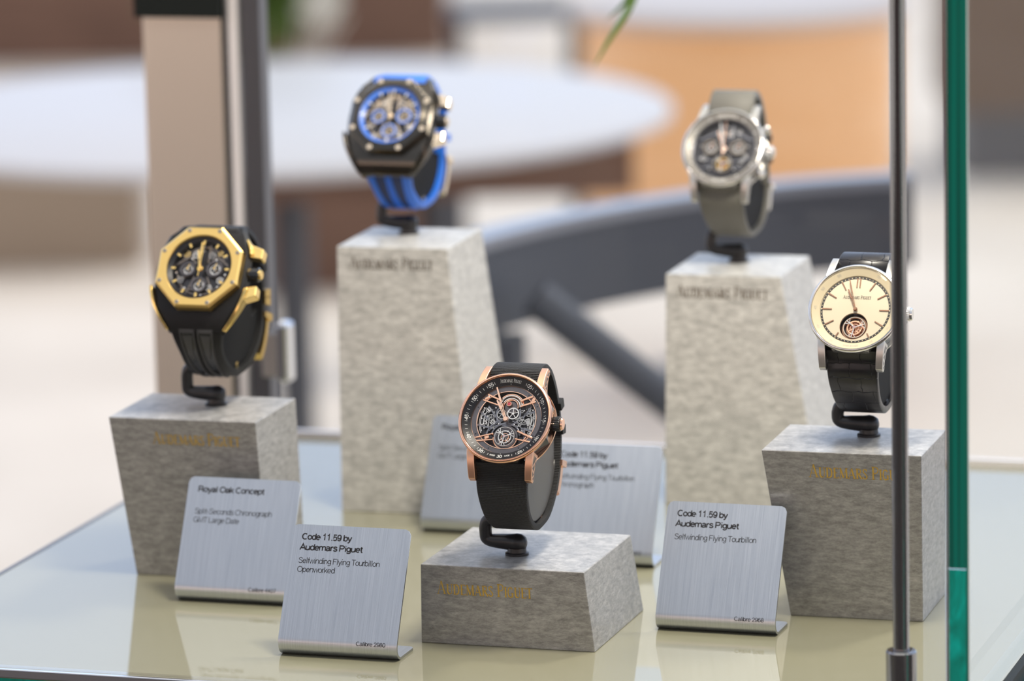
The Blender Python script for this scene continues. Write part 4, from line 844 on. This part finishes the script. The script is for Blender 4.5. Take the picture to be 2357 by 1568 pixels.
# ---- two large eight-sided sports watches
def octo_watch(dial, label, bez, bezm, case_m, guard_m, flange, sub, strap_m, groove_m, ridge_m, screw_m, plate, metal2):
    w = Watch(dial, label)
    def octo(rad, ch=0): return [(rad*cos(R(22.5+45*k)), rad*sin(R(22.5+45*k))) for k in range(8)]
    # bezel: octagon with round opening and bevelled rim
    N = 96
    def oct_pt(i, rad):
        a = 2*pi*i/N; k = cos(pi/8)/cos(((a+pi/8) % (pi/4))-pi/8); return (rad*k*cos(a), rad*k*sin(a))
    rings = [[(*oct_pt(i, 20.9), -4.6) for i in range(N)], [(*oct_pt(i, 20.9), -.9 if bez == 'gold' else -1.9) for i in range(N)], [(*oct_pt(i, 19.9), 0. if bez == 'gold' else -1.0) for i in range(N)],
             [(15.4*cos(2*pi*i/N), 15.4*sin(2*pi*i/N), 0.) for i in range(N)], [(15.0*cos(2*pi*i/N), 15.0*sin(2*pi*i/N), -.5) for i in range(N)], [(15.0*cos(2*pi*i/N), 15.0*sin(2*pi*i/N), -3.6) for i in range(N)]]
    f = []
    for r_ in range(6):
        q = (r_+1) % 6
        for i in range(N): f.append((r_*N+i, r_*N+(i+1) % N, q*N+(i+1) % N, q*N+i))
    b = w.mb(); b.add([p for rg in rings for p in rg], f); bz = w.put(b, 'bezel', bezm, smooth=25)
    for k in range(8):
        x, y = 18.6*cos(R(22.5+45*k)), 18.6*sin(R(22.5+45*k)); kk = 1.35 if bez == 'blue' else 1.; zz_ = 0 if bez == 'gold' else -.62; b = w.mb(); b.lathe([(0, zz_-.3), (1.05*kk, zz_-.3), (1.05*kk, zz_+.12), (.85*kk, zz_+.20), (0, zz_+.20)], 6, x, y); w.put(b, 'screw', screw_m, bz, smooth=0)
    # case body lofted along y
    secs = [(-27.0, 13.0, -10.4, -14.6), (-25, 14.2, -8.6, -14.2), (-21.5, 16.4, -6.4, -13.6), (-17, 19.2, -4.9, -13.2), (-9, 21.3, -4.4, -13), (0, 21.8, -4.3, -13), (9, 21.3, -4.4, -13), (17, 18.6, -5.2, -13.2), (20.5, 16.4, -7.4, -13.6), (23.0, 15.4, -8.8, -14.2), (24.5, 14.0, -11.2, -15.0)]
    vs_ = []; f = []; k = 8
    for y, hw, zt, zb in secs:
        for x_, z_ in ((-hw+1.6, zt), (hw-1.6, zt), (hw, zt-1.5), (hw, (zt+zb)/2), (hw-2, zb), (-hw+2, zb), (-hw, (zt+zb)/2), (-hw, zt-1.5)): vs_.append((x_, y, z_))
    for i in range(len(secs)-1):
        for j in range(k): f.append((i*k+j, i*k+(j+1) % k, (i+1)*k+(j+1) % k, (i+1)*k+j))
    f.append(tuple(range(k))[::-1]); f.append(tuple((len(secs)-1)*k+j for j in range(k)))
    b = w.mb(); b.add(vs_, f); cs = w.put(b, 'case', case_m, smooth=28); bore(cs, w, 14.95)
    # side guards
    for sx_ in (-1, 1):
        for sy_ in (-1, 1):
            if (sx_, sy_) == (-1, 1): continue
            b = w.mb(); n = 7; pts = []
            for i in range(n):
                t_ = i/(n-1); y = 8+(18.5 if sy_ < 0 else 13)*t_; hw = 22.6-2.4*t_-6.6*t_*t_; zt = -3.6-5.8*t_**1.8; h_ = 6.5-4.8*t_
                for (dx, z_) in ((-.9, zt+.3), (.55, zt-.2), (.55, zt-h_), (-.9, zt-h_)): pts.append((sx_*(hw+dx), sy_*y, z_))
            f = []
            for i in range(n-1):
                for j in range(4): f.append((i*4+j, i*4+(j+1) % 4, (i+1)*4+(j+1) % 4, (i+1)*4+j))
            f += [(0, 1, 2, 3), tuple((n-1)*4+j for j in (3, 2, 1, 0))]
            b.add(pts, f); w.put(b, 'side_guard', guard_m, smooth=30, bevel=.0003)
    for sy_ in (-1, 1):
        b = w.mb(); b.prism([(21.5, sy_*7.2), (27.0, sy_*6.4), (27.2, sy_*11.2), (21.0, sy_*13.4)][::sy_], -10.2, -4.8); w.put(b, 'pusher', metal2, smooth=0, bevel=.0005)
    T = Matrix.Translation((21.5, 0, -7.6)) @ Matrix.Rotation(pi/2, 4, 'Y')
    b = w.mb(); b.lathe([(0, 0), (3.2, 0), (3.4, 1), (3.4, 4.4), (2.9, 4.9), (0, 4.9)], 12, T=T); cr = w.put(b, 'crown', 'ceramic', smooth=20)
    b = w.mb(); b.lathe([(0, 4.9), (2.3, 4.9), (2.3, 5.5), (1.8, 5.9), (0, 5.9)], 24, T=T); w.put(b, 'crown_cap', metal2, cr)
    # dial
    zf = lambda r: -2.6+(r-13.0)*.55
    b = w.mb(); b.lathe([(15.0, zf(15)), (13.0, zf(13)), (13.0, -3.8), (15.0, -3.8)], 72, closed=True); fg = w.put(b, 'dial_ring', flange)
    for k in range(12):
        x, y = polar(12.9, 30*k); b = w.mb(); b.bar(polar(11.6, 30*k), polar(13.9, 30*k), 1.0, -3.0, -2.3); w.put(b, 'index', metal2 if bez == 'gold' else 'silver', fg)
    b = w.mb(); b.disc(0, 0, 15, -6.2, -5.9, 60); w.put(b, 'main_plate', 'movement_dark')
    b = w.mb(); b.ring(0, 0, 11.4, 10.6, -5.4, -4.6, 48, 25, 155, b=.1); b.ring(0, 0, 11.8, 11.0, -5.6, -5.0, 40, 190, 350, b=.1)
    random.seed(9)
    for p, q, wd in (((-13, 2), (-3, 9), 1.1), ((-9, 10), (-3, 3), .9), ((13, 2), (3, 9), 1.1), ((9, 10), (3, 3), .9), ((-12, -5), (-4, -2), 1.0), ((12, -5), (4, -2), 1.0), ((-6, -12), (-3, -3), .8), ((7, -11), (3, -3), .9), ((-2.2, 13), (-2.2, 4), .9), ((2.4, 13), (2.4, 4), .9), ((-9, -9), (9, -9.5), .8), ((-3, 11.5), (3, 11.5), .7)): b.bar(p, q, wd, -5.6, -4.7)
    w.put(b, 'bridge', plate, bevel=.00008)
    for cx, cy, r_, m_ in ((-3.6, 7.6, 1.9, 'silver'), (3.8, 7.4, 1.7, 'silver_satin'), (9.4, -4.6, 1.6, 'silver'), (-9.2, -4.8, 1.5, 'silver_satin'), (7.6, 8.4, 1.3, metal2), (-8.2, 7.8, 1.6, metal2), (4.8, -8.2, 1.4, 'silver')):
        b = w.mb(); b.gear(cx, cy, r_, 20, -5.0, -4.5, 5); w.put(b, 'wheel', m_)
    screws(w, [(-10.4, 7), (10.8, 6.6), (-6.6, -8.6), (8.8, -7.8), (0, 9.2), (11.4, -1.8), (-11.6, -1.4), (6.2, 5.2), (-5.2, 5.4), (1.6, -12)], .5, -4.4, 'silver' if bez == 'gold' else 'sand_gold')
    for cx, cy, rr in ((-6.3, .2, 3.5), (6.3, .6, 3.9), (0, -7.2, 3.7)):
        b = w.mb(); b.ring(cx, cy, rr, rr-1.05, -4.1, -3.4, 40, b=.1); sb = w.put(b, 'subdial', sub)
        b = w.mb(); b.gear(cx, cy, rr-1.3, 22, -5.0, -4.5, 5); w.put(b, 'wheel', 'silver' if bez == 'gold' else 'sand_gold', sb)
        b = w.mb()
        for k in range(12): a = 2*pi*k/12; b.bar((cx+(rr-.85)*cos(a), cy+(rr-.85)*sin(a)), (cx+(rr-.25)*cos(a), cy+(rr-.25)*sin(a)), .22, -3.4, -3.3)
        w.put(b, 'subdial_mark', 'white_print' if bez != 'gold' else 'movement_dark', sb)
        b = w.mb(); b.bar((cx, cy), (cx+.8, cy+rr-1.4), .35, -3.3, -3.1); b.disc(cx, cy, .5, -3.4, -3.0, 12, .05); w.put(b, 'subdial_hand', metal2, sb)
    hand(w, -14 if bez == 'gold' else -24, 9.2, 1.5, metal2, -2.6, 'hour_hand'); hand(w, -4 if bez == 'gold' else -10, 12.4, 1.2, metal2, -2.1, 'minute_hand'); hand(w, 2, 12.6, .4, metal2, -1.7, 'seconds_hand', tail=4, hollow=False)
    b = w.mb(); b.lathe([(0, .1), (8, .05), (15, -.45)], 48); w.put(b, 'crystal', 'crystal')
    # rubber strap with two deep grooves
    def hw(s): k = min(1, min(s, 1-s)/.15); k = k*k*(3-2*k); return (26.5+(19.5-26.5)*k)/2
    b = w.ml(); strip(b, .034, .985, lambda t_: -hw(.034+.951*t_), lambda t_: hw(.034+.951*t_), -3.2, 0, 96, rnd=.6); st = w.put(b, 'strap', strap_m, smooth=50)
    for sx_ in (-1, 1):
        b = w.ml(); strip(b, .062, .27, sx_*4.3-3.0, sx_*4.3+3.0, -.5, .10, 24, sx_*4.3*.75-1.3, sx_*4.3*.75+1.3); w.put(b, 'groove', groove_m, st)
        b = w.ml()
        strip(b, .056, .28, sx_*4.3-3.6, sx_*4.3-2.9, -.3, .75, 24, sx_*4.3*.75-1.9, sx_*4.3*.75-1.2); strip(b, .056, .28, sx_*4.3+2.9, sx_*4.3+3.6, -.3, .75, 24, sx_*4.3*.75+1.2, sx_*4.3*.75+1.9)
        strip(b, .053, .063, sx_*4.3-3.6, sx_*4.3+3.6, -.3, .7, 3)
        w.put(b, 'raised_rib', ridge_m, st)
        b = w.ml(); strip(b, .07, .145, sx_*4.3-2.4, sx_*4.3+2.4, 0, .55, 10, sx_*4.3*.9-.2, sx_*4.3*.9+.2); w.put(b, 'wedge', ridge_m if bez == 'gold' else 'navy', st)
    keepers_buckle(w, metal2 if bez == 'gold' else 'blue_rubber', metal2, 19.5, keeper=(.60, .69) if bez != 'gold' else (.595, .575), buck=(.43, .54), ex=2.2)
    if bez == 'gold':
        b = w.ml(); strip(b, .655, .68, -11, 11, -3.3, 2.0, 4, rnd=.3); w.put(b, 'strap_keeper', 'black_rubber')
    return w
PU = {'rose': (.0234, .1009, .0345), 'gold': (-.1444, .1915, .0741), 'blue': (-.1079, .3598, .1258), 'grey': (.0435, .4031, .1092), 'ivory': (.1568, .1811, .0744)}
DI = {'rose': (.026, .079, 1.048), 'gold': (-.142, .169, 1.091), 'blue': (-.109, .338, 1.1365), 'grey': (.042, .381, 1.118), 'ivory': (.156, .159, 1.084)}
WP = {'rose': (1., 1., 0., 1.), 'gold': (1.03, 4., 5., .77), 'blue': (.95, 7., 4., .84), 'grey': (.912, 8., 4., 1.3), 'ivory': (.955, 4., 2., 1.06)}
for k in PU:
    WARP[:] = WP[k]
    holder(PU[k], DI[k], {'rose': 'black watch stand on the lowest stone block', 'gold': 'black watch stand on the left stone block, under the gold watch', 'blue': 'black watch stand on the tallest stone block', 'grey': 'black watch stand on the tall right rear block', 'ivory': 'black watch stand on the block behind the chrome rod'}[k], 'pad' if k == 'rose' else 'matte_black')
for k, fn in (('rose', watch_rose), ('grey', watch_grey), ('ivory', watch_ivory)): WARP[:] = WP[k]; fn(DI[k])
WARP[:] = WP['gold']
octo_watch(DI['gold'], 'yellow gold eight-sided watch with openworked dial and black rubber strap', 'gold', 'gold_satin', 'black_rubber', 'gold', 'black_flange', 'ring_grey', 'black_rubber', 'ceramic', 'ridge_rubber', 'dull_screw', 'movement_warm', 'gold')
WARP[:] = WP['blue']
octo_watch(DI['blue'], 'dark ceramic eight-sided watch with blue dial ring and bright blue rubber strap', 'blue', 'ceramic_grey', 'ceramic_grey', 'ceramic_grey', 'blue', 'blue_pale', 'blue_rubber', 'navy', 'blue_rubber', 'sand_gold', 'champagne', 'sand_gold')

# ================================================================== SURROUNDINGS
def ray(px, py):
    return Fw+R2*((px-1178.5)/10477.4)+U2*((784-py)/10477.4)
# round white table with brown wooden frame
tb = empty('round_table', (-1.205, 3.115, 0), 'large round white table top on a brown wooden frame, behind the case', 'table')
t = MB(); t.lathe([(0, .726), (.455, .726), (.463, .729), (.463, .737), (.458, .74), (0, .74)], 96); t.build('table_top', 'white_top', tb)
t = MB(); t.lathe([(0, .60), (.40, .60), (.40, .7149), (0, .7149)], 64); t.build('apron', 'brown_wood', tb)
for q_ in ((.035, -.10), (-.075, .20), (.19, .20)):
    t = MB(); x, y = (Rt*q_[0]+Vector((-sin(YAW), cos(YAW), 0))*q_[1]).xy; t.box(x-.016, x+.016, y-.016, y+.016, 0, .6599); t.build('leg', 'slate', tb, smooth=0)
# dark slate table close behind the case
tb = empty('slate_table', (-.05, 1.35, 0), 'dark metal frame table with pale slate top and diagonal brace', 'table')
def slab(mb, pts, z0, z1, T=None): mb.prism(pts, z0, z1, T)
A1 = Vector((-.300, 1.03)); A2 = Vector((.005, 1.400)); dd = (A2-A1).normalized(); nn = Vector((-dd.y, dd.x))
o_ = Vector((-.05, 1.35))
def along(path, z0, z1, off0, off1):
    """vertical band with thickness that follows a plan path"""
    P_ = spline(path, 6); v = []; f = []; n = len(P_)
    for i, p in enumerate(P_):
        d = (P_[min(i+1, n-1)]-P_[max(i-1, 0)]).normalized(); q = Vector((d.y, -d.x))
        for o2, z in ((off0, z0), (off1, z0), (off1, z1), (off0, z1)): v.append((p.x+q.x*o2-o_.x, p.y+q.y*o2-o_.y, z))
    for i in range(n-1):
        for j in range(4): f.append((i*4+j, i*4+(j+1) % 4, (i+1)*4+(j+1) % 4, (i+1)*4+j))
    f += [(0, 1, 2, 3), tuple((n-1)*4+j for j in (3, 2, 1, 0))]
    m_ = MB(); m_.add(v, f); return m_
arc = [(-.303, 1.02), (-.296, 1.064), (-.266, 1.15), (-.22, 1.233), (-.158, 1.311), (-.082, 1.364)]
tag(tb, 'dark slate curved rail with pale cap, leg and diagonal brace, right behind the case', 'chair'); tb.name = 'metal_chair'
along(arc, .893, .9485, -.006, .010).build('back_rail', 'slate', tb)
along(arc, .9486, .956, -.014, .012).build('rail_cap', 'slate_top', tb)
t = MB(); t.box(-.292-o_.x, -.268-o_.x, 1.045-o_.y, 1.07-o_.y, 0, .8929); t.build('leg', 'slate', tb, smooth=0, bevel=.003)
t = MB(); t.box(-.163-o_.x, -.143-o_.x, 1.296-o_.y, 1.316-o_.y, 0, .8929); t.build('leg', 'slate', tb, smooth=0, bevel=.003)
t = MB(); t.tube([Vector((-.262-o_.x, 1.068-o_.y, .915)), Vector((-.148-o_.x, 1.11-o_.y, .815))], .0125, 12); t.tube([Vector((-.148-o_.x, 1.11-o_.y, .815)), Vector((-.02-o_.x, 1.16-o_.y, .67)), Vector((.10-o_.x, 1.26-o_.y, .60))], .0125, 12); t.build('diagonal_brace', 'slate', tb)
t = MB(); t.prism([(p[0]-o_.x, p[1]-o_.y) for p in arc], .40, .43); t.build('seat', 'slate', tb, smooth=0)

def at(px, py, D): d = ray(px, py); return Vector((.5777, -1.6793, 1.4248))+d*D
Rv = Vector((Rt.x, Rt.y, 0)); Fv = Vector((-sin(YAW), cos(YAW), 0))
def obox(mb, c, hu, hv, z0, z1):
    pts = [c-Rv*hu-Fv*hv, c+Rv*hu-Fv*hv, c+Rv*hu+Fv*hv, c-Rv*hu+Fv*hv]; mb.prism([(p.x, p.y) for p in pts], z0, z1)
# brown crate under the white table, its slate post
c = Vector((.215, .06, 0))
t = MB(); obox(t, Rt*.16+Vector((-sin(YAW), cos(YAW), 0))*.04, .255, .20, .66, .7259); t.build('wooden_frame', 'brown_wood', bpy.data.objects['round_table'], smooth=0)
bpy.data.objects.remove(bpy.data.objects['apron'])
# wooden drum table
c = at(1700, 30, 7.2); c = Vector((c.x, c.y, 0))
d = empty('drum_table', c, 'orange wood drum table with pale round top, behind at right', 'table')
t = MB(); t.lathe([(0, .30), (.245, .30), (.25, .31), (.25, .6049), (0, .6049)], 64); t.build('wooden_drum', 'orange_wood', d)
t = MB(); t.lathe([(0, .605), (.27, .605), (.273, .618), (.268, .625), (0, .625)], 64); t.build('table_top', 'stone_top', d)
t = MB(); t.lathe([(0, 0), (.16, 0), (.16, .02), (.04, .03), (.04, .2999), (0, .2999)], 40); t.build('foot', 'slate', d)
# brown planter wall far at left, tan one at right
c = at(480, 98, 11.9); c = Vector((c.x, c.y, 0)); b0 = empty('wooden_bench', c, 'dark brown wooden bench box far behind at left', 'bench')
t = MB(); obox(t, Vector((0, 0, 0)), .63, .25, 0, .52); t.build('bench_box', 'brown_wood', b0, smooth=0)
c = at(2610, 330, 9.6); c = Vector((c.x, c.y, 0)); M['tan'] = mat('tan_brown_wood', (.11, .06, .028), .6)
b0 = empty('wooden_bench', c, 'tan brown wooden bench box far behind the right glass pane', 'bench')
t = MB(); obox(t, Vector((0, 0, 0)), .40, .2, .14, .50); t.build('bench_box', 'tan', b0, smooth=0)
t = MB(); obox(t, Vector((0, .0, 0)), .38, .18, 0, .1399); t.build('bench_foot', 'slate', b0, smooth=0)
M['taupe'] = mat('taupe_shade', (.36, .29, .22), .6)
c = at(110, 535, 8.7); c = Vector((c.x, c.y, 0)); b0 = empty('wooden_bench', c, 'taupe box standing in for the shade under the white table, left of the corner post', 'bench')  # no bench here: added box stands in for the shade under the white table
t = MB(); obox(t, Vector((0, 0, 0)), .19, .15, 0, .26); t.build('bench_box', 'taupe', b0, smooth=0)  # not a bench: added taupe box stands in for the shade under the white table
c = at(830, 560, 8.4); c = Vector((c.x, c.y, 0)); b0 = empty('wooden_bench', c, 'reddish brown bench box under the white table, right of the corner post', 'bench')
t = MB(); obox(t, Vector((0, 0, 0)), .19, .15, 0, .26); t.build('bench_box', 'brown_wood', b0, smooth=0)
# thin metal frame behind the white table
c = at(1185, 30, 7.6); c = Vector((c.x, c.y, 0)); b0 = empty('side_table', c, 'slim slate metal frame table, top centre behind the white table', 'table')
zz = .56
t = MB(); obox(t, Vector((0, 0, 0)), .11, .10, zz, zz+.018); t.build('table_top', 'slate', b0, smooth=0)
for sx_ in (-1, 1):
    for sy_ in (-1, 1):
        t = MB(); obox(t, Rv*(.098*sx_)+Fv*(.088*sy_), .011, .011, 0, zz-.0001); t.build('leg', 'slate', b0, smooth=0)
# plants
def leafball(mb, c, rx, rz, n, ln, seed):
    random.seed(seed)
    for _ in range(n):
        a = random.uniform(0, 2*pi); b = random.uniform(-1, 1); r_ = random.uniform(.35, 1)
        p = c+Vector((rx*r_*cos(a)*math.sqrt(1-b*b), rx*r_*sin(a)*math.sqrt(1-b*b), rz*r_*b))
        d_ = Vector((random.gauss(0, 1), random.gauss(0, 1), random.gauss(0, .8))).normalized(); q = d_.cross(Vector((random.gauss(0, 1), random.gauss(0, 1), random.gauss(0, 1)))).normalized()
        L_ = ln*random.uniform(.7, 1.3); w_ = L_*.22
        mb.add([p, p+d_*L_*.35+q*w_, p+d_*L_, p+d_*L_*.35-q*w_], [(0, 1, 2, 3)])
c = at(510, 60, 6.1); c = Vector((c.x, c.y, 0))
pl = empty('potted_plant', c, 'blurred leafy plant in a pot behind the white table, beside the corner post', 'plant')
t = MB(); t.lathe([(0, 0), (.045, 0), (.05, .5), (.052, .52), (.044, .52), (.04, .48), (0, .48)], 40); t.build('pot', 'slate', pl)
t = MB(); t.tube([(0, 0, .47), (0, 0, .70)], .008, 8); leafball(t, Vector((.012, .02, .835)), .125, .15, 1300, .05, 3); t.build('foliage', 'leaf', pl, smooth=0)
t = MB()
random.seed(5)
for _ in range(26):
    p = Vector((random.uniform(.118, .15), random.uniform(0, .04), random.uniform(.742, .80)))
    for k in range(6):
        a = 2*pi*k/6; q = Vector((cos(a), .3*sin(a), sin(a)))*.016; s_ = Vector((-sin(a), 0, cos(a)))*.008; t.add([p, p+q*.6+s_, p+q, p+q*.6-s_], [(0, 1, 2, 3)])
for k in range(5): t.tube([(.0, 0, .5), (.09, .02, .62), (.10+.017*k, .03, .74)], .002, 6)
o = t.build('blossoms', 'petal', pl, smooth=0); tag(o, 'white blossoms')
# blades of grass hanging in from above, just behind the case
def blade(pts, w, name, parent=None):
    P_ = []
    for i in range(len(pts)-1):
        for k in range(5): P_.append(Vector(pts[i]).lerp(Vector(pts[i+1]), k/5))
    P_.append(Vector(pts[-1])); n = len(P_)
    for _ in range(3): P_ = [P_[0]]+[(P_[i-1]+P_[i]*2+P_[i+1])/4 for i in range(1, n-1)]+[P_[-1]]
    v = []; f = []
    for i, p in enumerate(P_):
        t_ = i/(n-1); ww = w*(min(1, t_*6+.4))*(1-t_**3)+.0001; d_ = (P_[min(i+1, n-1)]-P_[max(i-1, 0)]).normalized(); s_ = d_.cross(Vector((-.3, .95, 0))).normalized(); u_ = d_.cross(s_).normalized()
        v += [p-s_*ww, p+u_*ww*.4, p+s_*ww, p-u_*ww*.25]
    for i in range(n-1):
        for j in range(4): f.append((i*4+j, i*4+(j+1) % 4, (i+1)*4+(j+1) % 4, (i+1)*4+j))
    m_ = MB(); m_.add(v, f); return m_
g0 = at(1480, -260, 2.30)
sp_ = empty('hanging_grass', g0, 'thin green grass blades hanging into the picture from above', 'plant')
blade([Vector((0, 0, 0)), at(1475, -60, 2.3)-g0, at(1440, 8, 2.3)-g0, at(1398, 42, 2.3)-g0], .0016, '').build('blade', 'leaf_dark', sp_)
blade([Vector((.002, 0, 0)), at(1480, -60, 2.3)-g0, at(1447, 25, 2.3)-g0, at(1400, 95, 2.3)-g0, at(1368, 152, 2.3)-g0], .0019, '').build('blade', 'leaf', sp_)
